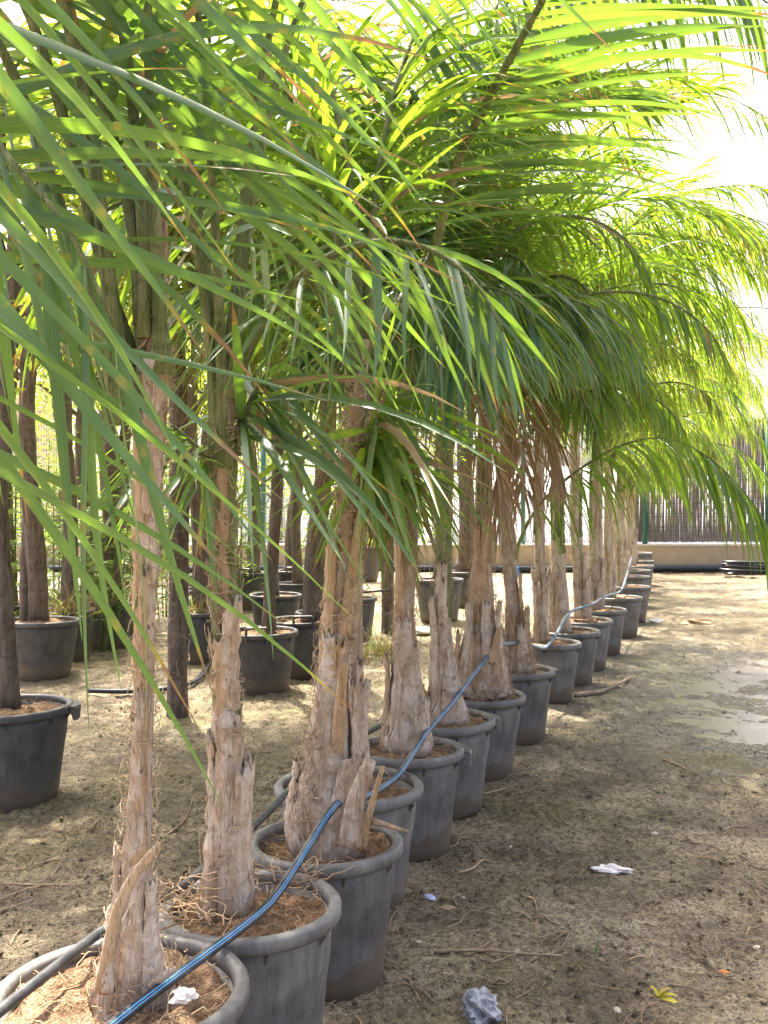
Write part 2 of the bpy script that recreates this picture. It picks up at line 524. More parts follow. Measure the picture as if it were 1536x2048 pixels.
# ------------------------------------------------------------------ boundary wall, fence, street side
WY = 20.3
def boundary():
    t = empty('boundary_wall', (0, WY, 0), 'low tan rendered wall along the back of the yard', 'wall')
    b = MB(); b.box((-16, -.12, -.2), (16, .12, .52)); b.build('wall_base', M['wall'], t, False)
    b = MB(); b.box((-16, -.14, .522), (16, .14, .56)); b.build('coping', M['coping'], t, False)
    f = empty('mesh_fence', (0, WY, .56), 'dark green welded wire fence on top of the low wall', 'fence')
    H = 2.55
    px = [at(x, 1000, WY)[0] for x in (-250, 20, 270, 527, 786, 1046, 1290, 1535, 1790)]
    for x in px:
        b = MB(); b.tube([(x, 0, -.03), (x, 0, H + .1)], .05, 12); b.build('post', M['green'], f)
        b = MB(); b.lathe([(.0, .03), (.035, .025), (.056, 0), (.056, -.02)], 12, (x, 0, H + .1)); b.build('post_cap', M['green'], f)
    for a0, a1 in zip(px[:-1], px[1:]):
        b = MB()
        xs = np.arange(a0 + .06, a1 - .05, .052)
        for x in xs:
            b.tube([(x, .006, .03), (x, .006, H)], .0034, 4, False)
        for z in (.06, .26, .55, .62, .82, 1.05, 1.3, 1.37, 1.6, 1.85, 2.05, 2.12, 2.3, 2.52):
            b.tube([(a0 + .03, 0, z), (a1 - .03, 0, z)], .0042, 4, False)
        tag(b.build('wire_panel', M['wire'], f), kind='stuff')
    # brushwood screen tied behind the fence on the right
    s = empty('reed_screen', (0, WY + .12, .6), 'grey brown brushwood screen tied behind the wire fence', 'screen')
    b = MB()
    rg = np.random.default_rng(3)
    x = 4.95
    while x < 9.5:
        hgt = 2.35 + rg.normal() * .06 + (.0 if x < 6 else .12)
        lean = rg.normal() * .03
        r = .007 + rg.random() * .006
        y = rg.random() * .03
        b.tube([(x, y, -.02 + rg.random() * .03), (x + lean * .5 + rg.normal() * .012, y, hgt * .5), (x + lean, y, hgt)], r, 4, False)
        x += .0085 + rg.random() * .006
    tag(b.build('reeds', M['reed'], s), kind='stuff')
    for z in (.3, .9, 1.5, 2.1):
        b = MB(); b.tube([(4.9, -.015, z), (9.5, -.015, z)], .004, 4); b.build('binding_wire', M['wire'], s)
    # long black water pipe at the foot of the wall
    b = MB()
    P = [(-9 + i * 1.0, WY - .3 + .02 * math.sin(i * 1.3), .075 + .006 * math.sin(i * .9)) for i in range(22)]
    b.tube(catmull(P, 4), .07, 12)
    o = b.build('water_pipe', M['blackpipe']); tag(o, 'thick blue black water pipe lying along the foot of the tan wall', 'pipe')
    # hose coil
    rg = np.random.default_rng(9)
    b = MB()
    c = at(1530, 1150, 18.6)
    pts = []
    for i in range(9 * 20):
        a = i / 20 * 2 * math.pi
        rad = .95 + .12 * math.sin(a * .37) + .1 * math.sin(a * 1.13)
        pts.append((c[0] + .25 + rad * math.cos(a) + .05 * math.sin(a * .21), c[1] + .28 * rad * math.sin(a), .07 + .022 * i / 20 + .05 * (1 + math.cos(a * .93)) * .5))
    b.tube(np.array(pts), .021, 6)
    tag(b.build('hose_coil', M['blackpipe']), 'loose coil of black hose at the foot of the brushwood screen', 'hose')
    # blue pipe end
    h = empty('pipe_end', (0, 0, 0), 'short pipe with blue fitting sticking up before the wall', 'pipe')
    b = MB(); b.tube(catmull([at(1012, 1166, 15.5), at(1028, 1160, 15.5), at(1036, 1148, 15.5), at(1034, 1138, 15.5)], 5), .022, 8); b.build('tube', M['bluepipe'], h)
    b = MB(); b.tube([at(1024, 1135, 15.48), at(1037, 1138, 15.48)], .035, 10); b.build('fitting', M['bluepipe'], h)
    # street side: pale building with shutter, beige block
    g = empty('white_building', (0, 31, 0), 'long white building seen through the wire fence', 'building')
    b = MB(); b.box((-22, 0, 0), (1.2, 6, 4.4)); b.build('wall', M['white'], g, False)
    b = MB(); b.box((1.7, .0, 0), (26, 6, 2.5)); b.build('wall', M['white'], g, False)
    b = MB(); b.box((-22.2, -.2, 4.402), (1.4, 6.2, 4.6)); b.build('roof', M['coping'], g, False)
    sh = MB(); sh.box((-4.4, -.06, 0.1), (-2.7, -.004, 2.7)); so = sh.build('shutter', M['slat'], g, False)
    for i in range(26):
        b = MB(); b.box((-4.36, -.09, .14 + i * .098), (-2.74, -.062, .215 + i * .098)); b.build('slat', M['slat'], so, False)
    for i, (x0, x1) in enumerate(((-9.6, -8.2), (-7.2, -5.8), (-12.4, -11))):
        b = MB(); b.box((x0, -.05, 1.1), (x1, -.004, 2.3)); wo = b.build('window', M['slat'], g, False)
    k = empty('block_pillar', (0, 26, 0), 'beige block wall beyond the fence at far left', 'wall')
    rg = np.random.default_rng(5)
    for row in range(18):
        for cidx in range(8):
            x0 = -12.4 + cidx * .5 + (.25 if row % 2 else 0)
            b = MB(); e = rg.random() * .012
            b.box((x0 + .008, -.1 - e, row * .25 + .008), (x0 + .492, .2, row * .25 + .242)); b.build('block', M['beige'], k, False)
    b = MB(); b.box((-12.4, -.085, 0), (-8.2, .19, 4.49)); b.build('mortar', M['coping'], k, False)


boundary()


# ------------------------------------------------------------------ pots
ORD = ['nearest', 'second', 'third', 'fourth', 'fifth', 'sixth', 'seventh', 'eighth', 'ninth', 'tenth', 'eleventh', 'twelfth', 'thirteenth',
       'fourteenth', 'fifteenth', 'sixteenth', 'seventeenth', 'eighteenth', 'nineteenth']


def pot(X, Y, D, h, label, group, seg=48, handles=(), uhandles=(), soilcol=(.5, .5, .5), rz=0, straw=0, soildrop=.03, seed=0, black=False):
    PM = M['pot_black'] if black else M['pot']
    z0 = float(gh(X, Y)) * .5 - .012
    t = empty('plant_pot', (X, Y, z0), label, 'pot', group)
    t.rotation_euler = (random.uniform(-.015, .015), random.uniform(-.015, .015), rz)
    r1 = D / 2 - .022; r0 = r1 * .80
    b = MB()
    prof = [(.01, .0), (r0 - .012, .0), (r0, .012)]
    for k in range(1, 9):
        q = k / 8
        prof.append((r0 + (r1 - r0) * q, .012 + (h - .05) * q))
    prof[8] = (prof[8][0] + .003, prof[8][1])
    prof += [(r1 - .012, h - .03), (r1 - .02, h - .12)]
    b.lathe(prof, seg); b.build('body', PM, t)
    b = MB()
    ro = D / 2
    b.lathe([(r1 - .006, h - .038), (ro - .004, h - .036), (ro, h - .029), (ro, h - .008), (ro - .006, h), (r1 - .002, h + .001), (r1 - .01, h - .006), (r1 - .012, h - .04)], seg, close=True)
    rim = b.build('rim', PM, t)
    for k in range(8):
        a = k * math.pi / 4 + .3
        b = MB(); ca, sa = math.cos(a), math.sin(a)
        vs_ = []
        for (rr, zz) in ((r1 - .004, h - .044), (ro - .006, h - .044), (r1 - .006, h - .075)):
            for s_ in (-.003, .003):
                vs_.append((rr * ca - s_ * sa, rr * sa + s_ * ca, zz))
        b.add(vs_, [(0, 2, 4), (1, 5, 3), (0, 1, 3, 2), (2, 3, 5, 4), (4, 5, 1, 0)])
        if D / Y > .06:
            b.build('rib', PM, t, False)
    for a in handles:          # moulded flap handle at the rim
        b = MB(); wd = .075
        V = []; Fa = []
        nn = 7
        for q in range(nn):
            aa = a + (q / (nn - 1) - .5) * 2 * wd / (D / 2)
            e = .028 * (1 - abs(q / (nn - 1) - .5) * .5)
            for (rr, zz) in ((ro - .004, h - .006), (ro + e, h - .008), (ro + e + .006, h - .02), (ro + e + .002, h - .075), (ro + e - .006, h - .073), (ro - .002, h - .03)):
                V.append((rr * math.cos(aa), rr * math.sin(aa), zz))
        for q in range(nn - 1):
            for p in range(6):
                p2 = (p + 1) % 6
                Fa.append((q * 6 + p, (q + 1) * 6 + p, (q + 1) * 6 + p2, q * 6 + p2))
        Fa += [tuple(range(6)), tuple((nn - 1) * 6 + p for p in range(5, -1, -1))]
        b.add(V, Fa); b.build('handle', PM, t, False)
    for a in uhandles:         # upright square handle
        b = MB(); wd = .075 / (D / 2)
        P = []
        for (da, zz) in ((-wd, h - .05), (-wd, h + .045), (-wd * .9, h + .055), (wd * .9, h + .055), (wd, h + .045), (wd, h - .05)):
            P.append(((ro + .012) * math.cos(a + da), (ro + .012) * math.sin(a + da), zz))
        b.tube(P, .011, 6); b.build('handle', PM, t, False)
    # soil
    rg = np.random.default_rng(100 + seed)
    rings = 26 if Y < 6 else 8
    V = []; Fa = []
    zs = h - soildrop
    for i in range(rings + 1):
        rr = (r1 - .014) * i / rings
        a = np.linspace(0, 2 * np.pi, seg, endpoint=False)
        xx, yy = rr * np.cos(a), rr * np.sin(a)
        zz = zs + .05 * vnoise(xx * 9 + seed * 7, yy * 9, 1) + .022 * vnoise(xx * 30, yy * 30 + seed, 2) + .014 * vnoise(xx * 80, yy * 80, 3) + .03 * (1 - i / rings) - .01
        V += list(zip(xx, yy, zz))
    for i in range(rings):
        for j in range(seg):
            k = (j + 1) % seg
            Fa.append((i * seg + j, (i + 1) * seg + j, (i + 1) * seg + k, i * seg + k))
    b = MB(); b.add(V, Fa); so = b.build('soil', M['soil'], t); so.color = soilcol + (1,)
    if straw:
        b = MB()
        for _ in range(straw):
            a, rr = rg.random() * 6.283, (r1 - .02) * math.sqrt(rg.random())
            p = np.array((rr * math.cos(a), rr * math.sin(a), zs + .012 + rg.random() * .02))
            th = rg.random() * 6.283; L = rg.uniform(.02, .12)
            pts = []
            for s_ in range(5):
                pts.append(p.copy()); th += rg.normal() * .5
                p = p + np.array((math.cos(th), math.sin(th), rg.normal() * .25)) * L / 4
                p[2] = max(p[2], zs - .004)
                q = math.hypot(p[0], p[1])
                if q > r1 - .02: p[:2] *= (r1 - .02) / q
            b.tube(pts, .0007 + rg.random() * .0009, 3, False)
        tag(b.build('straw', M['straw'], t), kind='stuff')
    return t, z0 + zs


ROWPOTS = [  # X, Y, D, rim height, handles, soil tint, straw
    (-.545, 2.08, .535, .44, (), (.42, .36, .32), 90),
    (-.333, 2.55, .46, .425, (), (.6, .46, .34), 110),
    (-.175, 3.03, .47, .43, (), (.7, .58, .45), 70),
    (-.127, 3.62, .54, .43, (), (.58, .46, .34), 60),
    (.098, 4.19, .48, .43, (.1,), (.72, .6, .44), 120),
    (.258, 4.74, .55, .43, (.2,), (.66, .5, .36), 120),
    (.490, 5.33, .52, .43, (), (.66, .48, .34), 120),
    (.785, 6.09, .52, .43, (.25,), (.56, .46, .34), 120),
    (1.205, 7.28, .45, .43, (4.0,), (.55, .42, .32), 40),
    (1.457, 7.94, .52, .43, (), (.55, .42, .32), 40),
    (1.75, 8.78, .52, .43, (), (.5, .42, .33), 20),
    (2.08, 9.6, .50, .43, (), (.65, .48, .36), 20),
    (2.52, 10.7, .50, .43, (.3,), (.7, .55, .42), 20),
    (2.97, 12.1, .52, .43, (), (.7, .55, .42), 0),
    (3.37, 13.6, .50, .43, (), (.66, .5, .4), 0),
    (3.73, 14.9, .50, .43, (), (.66, .5, .4), 0),
    (4.05, 15.9, .50, .43, (), (.66, .5, .4), 0),
    (4.43, 17.3, .50, .43, (), (.66, .5, .4), 0),
    (4.8, 18.8, .50, .47, (), (.66, .5, .4), 0)]
POTNOTE = ['wide dusty black pot with pipe lying across its soil, nearest the camera', 'black pot of reddish soil behind the nearest pot, roots and straw on top',
           'black pot third from the camera, sandy soil and a palm with swollen base', 'wide rimmed black pot half hidden behind the third palm trunk',
           'grey black pot fifth from the camera with mud stained foot and rim flap', 'dusty grey pot sixth from the camera with flap handle on its right rim',
           'black pot seventh from the camera with reddish fibrous soil', 'dark pot eighth from the camera, last before the gap in the row',
           'dusty pot ninth from the camera, first beyond the gap beside the wet mud']
for i, (X, Y, D, h, hd, sc, stw) in enumerate(ROWPOTS):
    lab = POTNOTE[i] if i < len(POTNOTE) else 'dusty grey pot, %s from the camera in the palm row' % ORD[i]
    pot(X, Y, D, h, lab, 'pots in the palm row', 56 if Y < 6 else 32, hd, (), sc, 0, stw, .03, i)


# ------------------------------------------------------------------ palm building blocks
def leaf_arrays(P, D0, L, w, g, tw, r, seg, fold=.22, wave=0.0):
    """n leaflets at once -> verts (n, (seg+1)*3, 3), faces template, t, r, u"""
    n = len(P)
    P = P.copy(); D0 = D0 / (np.linalg.norm(D0, axis=1, keepdims=True) + 1e-9)
    Z = np.array((0, 0, -1.0))
    S0 = np.cross(D0, -Z); nl = np.linalg.norm(S0, axis=1, keepdims=True)
    S0 = np.where(nl > .05, S0 / (nl + 1e-9), np.array((1., 0, 0)))
    N0 = np.cross(S0, D0)
    S0 = np.cos(tw)[:, None] * S0 + np.sin(tw)[:, None] * N0
    V = np.zeros((n, seg + 1, 3, 3))
    ts = np.linspace(0, 1, seg + 1)
    jx = RG.normal(size=(n, 3)) * wave
    for k, t in enumerate(ts):
        d = D0 + (g * t ** 1.25)[:, None] * Z + jx * math.sin(t * 5)
        d /= np.linalg.norm(d, axis=1, keepdims=True) + 1e-9
        S = S0 - (S0 * d).sum(1, keepdims=True) * d
        S /= np.linalg.norm(S, axis=1, keepdims=True) + 1e-9
        N = np.cross(S, d)
        pr = min(1, .42 + 2.6 * t) * max(.02, (1 - t ** 1.9)) ** .85
        hw = (w * .5 * pr)[:, None]
        V[:, k, 0] = P - S * hw
        V[:, k, 1] = P - N * hw * fold * 2
        V[:, k, 2] = P + S * hw
        P = P + d * (L / seg)[:, None]
    T = np.repeat(ts, 3)
    Fq = []
    for k in range(seg):
        a = k * 3
        Fq += [(a, a + 1, a + 4, a + 3), (a + 1, a + 2, a + 5, a + 4)]
    return V.reshape(n, -1, 3), np.array(Fq), T


def join_leaves(V, Fq, T, r):
    n, m, _ = V.shape
    Fa = (Fq[None] + (np.arange(n) * m)[:, None, None]).reshape(-1, 4)
    return V.reshape(-1, 3), Fa, np.tile(T, n), np.repeat(r, m), np.tile(np.tile([-1., 0, 1.], m // 3), n)


def frond_leaflets(path, npair, L, wd, t0=.2, droop=(.35, 1.4), phi=(68, 24), plum=(-28, 30), dead=0., seg=6, sides=(-1, 1), dirfix=None, taper=True, tw=(0.0, .7)):
    s = np.linspace(0, 1, len(path))
    t = np.linspace(t0, .995, npair) 
    out = []
    TT = np.gradient(path, axis=0); TT /= np.linalg.norm(TT, axis=1, keepdims=True) + 1e-9
    Ps, Ds, Ls, Ws, Gs = [], [], [], [], []
    for sd_ in sides:
        tj = np.clip(t + RG.normal(size=npair) * .35 / npair, 0, 1)
        p = np.stack([np.interp(tj, s, path[:, k]) for k in range(3)], 1)
        d = np.stack([np.interp(tj, s, TT[:, k]) for k in range(3)], 1)
        B = np.cross(d, (0, 0, 1.0)); bl = np.linalg.norm(B, axis=1, keepdims=True)
        B = np.where(bl > .12, B / (bl + 1e-9), np.array(((.8, -.6, 0),)))
        N = np.cross(B, d)
        q = (tj - t0) / (1 - t0)
        ph = np.radians(phi[0] + (phi[1] - phi[0]) * q + RG.normal(size=npair) * 7)
        ps = np.radians(RG.uniform(plum[0], plum[1], npair))
        D = np.cos(ph)[:, None] * d + np.sin(ph)[:, None] * (sd_ * np.cos(ps)[:, None] * B + np.sin(ps)[:, None] * N)
        if dirfix is not None:
            D = dirfix(tj, sd_, D)
        Ps.append(p); Ds.append(D)
        lt = (.55 + .45 * np.sin(np.pi * np.clip(q * .85 + .18, 0, 1))) if taper else np.ones(npair)
        Ls.append(L * lt * RG.uniform(.88, 1.1, npair))
        Ws.append(wd * RG.uniform(.65, 1.3, npair) * (.75 + .25 * np.sin(np.pi * np.clip(q, 0, 1))))
        Gs.append(RG.uniform(droop[0], droop[1], npair))
    P = np.vstack(Ps); D = np.vstack(Ds); Lr = np.hstack(Ls); Wr = np.hstack(Ws); G = np.hstack(Gs)
    n = len(P)
    r = RG.random(n)
    r = np.where(RG.random(n) < dead, 1.2 + RG.random(n), r)
    V, Fq, T = leaf_arrays(P, D, Lr, Wr, G, tw[0] * np.where(RG.random(n) < .85, 1, -1) + RG.normal(size=n) * tw[1], r, seg, .2, .06)
    return V, Fq, T, r, Lr * Wr


def rachis_mesh(path, r0, r1, nside=6):
    b = MB()
    n = len(path)
    t = np.linspace(0, 1, n)
    rad = r1 + (r0 - r1) * (1 - t) ** 1.1
    rad = rad * (1 + .9 * np.exp(-(t / .05) ** 2))
    b.tube(path, rad, nside)
    return b


def arch(base, az, e0, e1, L, p=1.5, n=22, bend=0.0):
    pts = [np.array(base, float)]
    for k in range(n - 1):
        t = (k + .5) / (n - 1)
        e = e0 + (e1 - e0) * t ** p
        a = az + bend * t
        pts.append(pts[-1] + np.array((math.cos(e) * math.cos(a), math.cos(e) * math.sin(a), math.sin(e))) * L / (n - 1))
    return np.array(pts)


def project(P):
    d = np.maximum(P[..., 1], .05)
    return 768 + P[..., 0] * F / d, HOR - (P[..., 2] - CAMZ) * F / d


class Palm:
    def __init__(s, label, trunk_px, d, near, group='palms in the potted row', dd=0.0, trunk_mat='trunk', loc=None, cat='palm'):
        """trunk_px: (x, y, width px) from soil up; d depth of the trunk"""
        s.near = near
        n = len(trunk_px)
        P = np.array([at(x, y, d + dd * i / (n - 1)) for i, (x, y, _) in enumerate(trunk_px)])
        Wd = np.array([q[2] for q in trunk_px]) * d / F / 2
        Wd = Wd * (.82 - .2 * np.clip((P[:, 2] - P[0, 2]) / .45, 0, 1)) if near else Wd * .8
        base = Vector(P[0])
        s.t = empty('palm_tree', base, label, cat, group)
        s.base = np.array(base)
        m = 70 if near else 16
        s.path = resample(catmull(P, 8), m)
        zs = P[:, 2]
        s.rad = np.interp(s.path[:, 2], zs, Wd)
        s.top = s.path[-1]
        ns = 36 if near else 14
        a = np.arange(ns) * 2 * np.pi / ns
        seed = int(abs(P[0][0] * 1000)) % 997
        rr = s.rad[:, None] * (1 + .09 * vnoise(a[None, :] * 2 / 1 + np.cos(a)[None] * 2, s.path[:, 2:3] * 7, seed) * 2
                               + .06 * vnoise(np.sin(a)[None] * 5 + np.cos(a)[None] * 3 + 20, s.path[:, 2:3] * 26, seed + 1) * 2)
        V = s.path[:, None, :] + np.stack([rr * np.cos(a)[None], rr * np.sin(a)[None], np.zeros_like(rr)], -1) - s.base
        i = np.arange(m - 1)[:, None]; j = np.arange(ns)[None]; k = (j + 1) % ns
        Fq = np.stack([i * ns + j, i * ns + k, (i + 1) * ns + k, (i + 1) * ns + j], -1).reshape(-1, 4)
        link('trunk', mesh_np('trunk', V, Fq), M[trunk_mat], s.t)
        s.pend = []      # leaflets waiting: (V, Fq, T, r, area, frond object)
        s.mat = M['leaf']

    def axis(s, z):
        return np.array([np.interp(z, s.path[:, 2], s.path[:, k]) for k in range(2)] + [z]), float(np.interp(z, s.path[:, 2], s.rad))

    def boot(s, ang, z0, z1, w0, w1=.03, out=.02, lean=0.0, mat='boot', name='leaf_base', thick=.008, split=0.0):
        """old leaf base: sheath wrapped on the trunk narrowing into a cut stub"""
        nu, nv = 7, 12
        V = []
        for side in (0, 1):
            for v in range(nv):
                q = v / (nv - 1)
                z = z0 + (z1 - z0) * q
                c, rad = s.axis(min(z, s.path[-1, 2]))
                wid = w1 + (w0 - w1) * (1 - q) ** 1.6
                ro = rad * 1.03 + .003 + out * q ** 2.2
                for u in range(nu):
                    uu = (u / (nu - 1) - .5)
                    aa = ang + lean * q + uu * wid / max(rad, .03)
                    hump = (.25 - uu * uu) * .022 * (.3 + q)
                    jag = .004 * math.sin(u * 7.1 + v * 3.3 + ang * 5)
                    rr = ro + hump - side * (thick * (1 - .6 * abs(uu * 2))) + jag
                    zz = z + (.02 * math.sin(u * 2.7 + ang * 9) if v == nv - 1 else 0) - (abs(uu) * .05 if v == 0 else 0)
                    V.append((c[0] - s.base[0] + rr * math.cos(aa), c[1] - s.base[1] + rr * math.sin(aa), zz - s.base[2]))
        Fa = []
        o = nu * nv
        for v in range(nv - 1):
            for u in range(nu - 1):
                a = v * nu + u
                Fa.append((a, a + 1, a + nu + 1, a + nu))
                Fa.append((o + a, o + a + nu, o + a + nu + 1, o + a + 1))
            a = v * nu
            Fa.append((a, a + nu, o + a + nu, o + a))
            a = v * nu + nu - 1
            Fa.append((a, o + a, o + a + nu, a + nu))
        for u in range(nu - 1):
            a = (nv - 1) * nu + u
            Fa.append((a, a + 1, o + a + 1, o + a))
            Fa.append((u, o + u, o + u + 1, u + 1))
        b = MB(); b.add(V, Fa)
        return b.build(name, M[mat], s.t)

    def stub(s, P, w0, w1, mat='stub', th=.35):
        """free standing cut leaf stalk given by world points"""
        pts = resample(catmull(P, 5), 10) - s.base
        V, T = tube_rings(pts, np.linspace(w0, w1, 10) / 2, 8, (0.2, 1, .1))
        c = pts[:, None, :]
        dlt = V - c
        dlt[..., 1] *= th
        V = c + dlt * (1 + .12 * np.sin(np.arange(8) * 2.3)[None, :, None])
        Fa = [(i * 8 + j, i * 8 + (j + 1) % 8, (i + 1) * 8 + (j + 1) % 8, (i + 1) * 8 + j) for i in range(9) for j in range(8)]
        Fa += [tuple(72 + j for j in range(8)), tuple(range(7, -1, -1))]
        b = MB(); b.add(V.reshape(-1, 3), Fa)
        return b.build('cut_stalk', M[mat], s.t)

    def fibres(s, n, z0, z1, ang=(0, 6.283), Lr=(.03, .12), curl=.7, seed=0, rad=.0011):
        rg = np.random.default_rng(seed)
        b = MB()
        for _ in range(n):
            z = rg.uniform(z0, z1); a = rg.uniform(*ang)
            L = rg.uniform(*Lr); pts = []
            da = rg.normal() * .6; dz = rg.normal() * .8 + .2; lift = .004
            for k in range(6):
                c, rr = s.axis(z)
                rr2 = rr * 1.06 + lift
                pts.append((c[0] - s.base[0] + rr2 * math.cos(a), c[1] - s.base[1] + rr2 * math.sin(a), z - s.base[2]))
                nn = math.hypot(da, dz) + 1e-6
                z += dz / nn * L / 5; a += da / nn * L / 5 / max(rr, .03)
                da += rg.normal() * curl; dz += rg.normal() * curl
                lift += rg.random() * .006
            b.tube(pts, rad * rg.uniform(.7, 1.6), 3, False)
        tag(b.build('trunk_fibre', M['fibre'], s.t), kind='stuff')

    def frond(s, path, npair, L, wd, r0=.017, r1=.003, rmat='petiole', zmin=None, **kw):
        path = np.asarray(path)
        if zmin is not None:      # pruned fronds: nothing left hanging over the pots
            ok = np.cumprod(path[:, 2] > zmin + .32 - .001 * np.arange(len(path))) > 0
            path = resample(path[:max(6, ok.sum())], len(path))
        fo = None
        V, Fq, T, r, ar = frond_leaflets(path, npair, L, wd, **kw)
        keep = np.ones(len(V), bool)
        tip = V[:, -2]
        near_cam = (V[..., 1].min(1) < .55) & (np.abs(V[..., 0]).min(1) < .6)
        keep &= ~near_cam
        if zmin is not None:
            keep &= V[:, -2, 2] > zmin - RG.random(len(V)) * .22
        V, r, ar = V[keep], r[keep], ar[keep]
        b = rachis_mesh(path - s.base, r0, r1)
        fo = b.build('frond', M[rmat], s.t)
        s.pend.append((V, Fq, T, r, ar, fo))

    def finish(s, limit=300):
        mat = s.mat
        if s.near:
            sc = []
            for fi, (V, Fq, T, r, ar, fo) in enumerate(s.pend):
                c = V.mean(1)
                x, y = project(V)
                inf = ((x > 0) & (x < 1536) & (y > 0) & (y < 2048) & (V[..., 1] > .3)).mean(1)
                score = inf * ar / np.maximum(c[:, 1], .3) ** 2.5
                sc += [(q, fi, li) for li, q in enumerate(score) if q > 0]
            sc.sort(reverse=True)
            sel = {}
            for q, fi, li in sc[:limit]:
                sel.setdefault(fi, set()).add(li)
            rest = []
            for fi, (V, Fq, T, r, ar, fo) in enumerate(s.pend):
                ch = sel.get(fi, set())
                for li in ch:
                    me = mesh_np('leaflet', V[li] - s.base, Fq, True, {'t': T, 'r': np.full(len(T), r[li]), 'u': np.tile([-1., 0, 1.], len(T) // 3)})
                    link('leaflet', me, mat, fo)
                mask = np.array([li not in ch for li in range(len(V))])
                if mask.any():
                    rest.append(join_leaves(V[mask], Fq, T, r[mask]))
            if rest:
                off = 0; Vs = []; Fs = []; Ts = []; Rs = []; Us = []
                for (v, f, t, r, u) in rest:
                    Vs.append(v); Fs.append(f + off); Ts.append(t); Rs.append(r); Us.append(u); off += len(v)
                me = mesh_np('leaflets', np.vstack(Vs) - s.base, np.vstack(Fs), True, {'t': np.hstack(Ts), 'r': np.hstack(Rs), 'u': np.hstack(Us)})
                tag(link('leaflets', me, mat, s.t), kind='stuff')
        else:
            for (V, Fq, T, r, ar, fo) in s.pend:
                v, f, t, rr, u = join_leaves(V, Fq, T, r)
                me = mesh_np('leaflets', v - s.base, f, True, {'t': t, 'r': rr, 'u': u})
                tag(link('leaflets', me, mat, fo), kind='stuff')


def crown(p, azs, e0=(72, 84), e1=(-50, -15), L=(2.0, 2.6), npair=75, ll=.55, lw=.03, seg=5, dead=.02, drop=.3, **kw):
    for az in azs:
        zb = p.top[2] - random.uniform(.0, drop)
        c, rr = p.axis(zb)
        a = R(az + random.uniform(-9, 9))
        b = c + np.array((math.cos(a), math.sin(a), 0)) * rr * .7
        pa = arch(b, a, R(random.uniform(*e0)), R(random.uniform(*e1)), random.uniform(*L), random.uniform(1.2, 1.7), 22, random.uniform(-.25, .25))
        p.frond(pa, npair, ll, lw, seg=seg, dead=dead, **kw)


def mantle(p, azs, npair=46, ll=.58, lw=.03, seg=6, e0=(54, 80), e1=(-86, -55), L=(1.6, 2.0), dead=.03, droop=(.9, 2.6), **kw):
    """older outer fronds that arch over and hang down round the trunk"""
    def hang(t, sd_, D):
        D = D * .62 + RG.normal(size=D.shape) * .08
        D[:, 2] -= RG.uniform(.25, .85, len(D))
        return D
    kw.setdefault('dirfix', hang)
    droop = (droop[0] * .3, droop[1] * .4)
    azs = [a + random.uniform(-14, 14) for a in azs]
    for a in azs:
        q = random.uniform(.8, 1.15)
        q = random.uniform(.65, 1.2)
        crown(p, [a], e0, e1, (L[0] * q, L[1] * q), int(npair * .85), ll * random.uniform(.6, 1.25), lw * random.uniform(.75, 1.05), seg, dead, .5, droop=droop, zmin=1.3 if p.near else None, **kw)


def spires(p, azs, L=(2.1, 2.6), lw=.023):
    crown(p, azs, (86, 89.5), (5, 45), L, 56, .55, lw, 6, .02, .2, droop=(.5, 2.2))


def drape(p, azs, L=(2.4, 2.9), lw=.016, npair=58):
    """long thin fronds arching far out with lacy hanging leaflets"""
    def lace(t, sd_, D):
        D = D * .5
        D[:, 2] -= RG.uniform(.3, .9, len(D))
        return D
    crown(p, azs, (70, 80), (-62, -35), L, npair, .62, lw, 5, .03, .3, droop=(.6, 2), dirfix=lace)


def skirt(p, azs, L=1.0, lw=.018):
    """dead hanging fronds"""
    for az in azs:
        c, rr = p.axis(p.top[2] - random.uniform(0, .2))
        p.frond(arch(c, R(az), R(random.uniform(-20, 20)), R(-89), L * random.uniform(.7, 1.1), .5), 30, .45, lw, r0=.007, seg=5, dead=1.0, rmat='stub', droop=(2, 4))


def sheath(p, n, zlo, zhi, mat='petiole', w=(.03, .05)):
    for i in range(n):
        a = random.uniform(0, 6.283)
        z = random.uniform(zlo, zhi)
        p.boot(a, z, z + random.uniform(.35, .6), random.uniform(.09, .14), random.uniform(*w), .012, 0, mat, 'leaf_sheath')


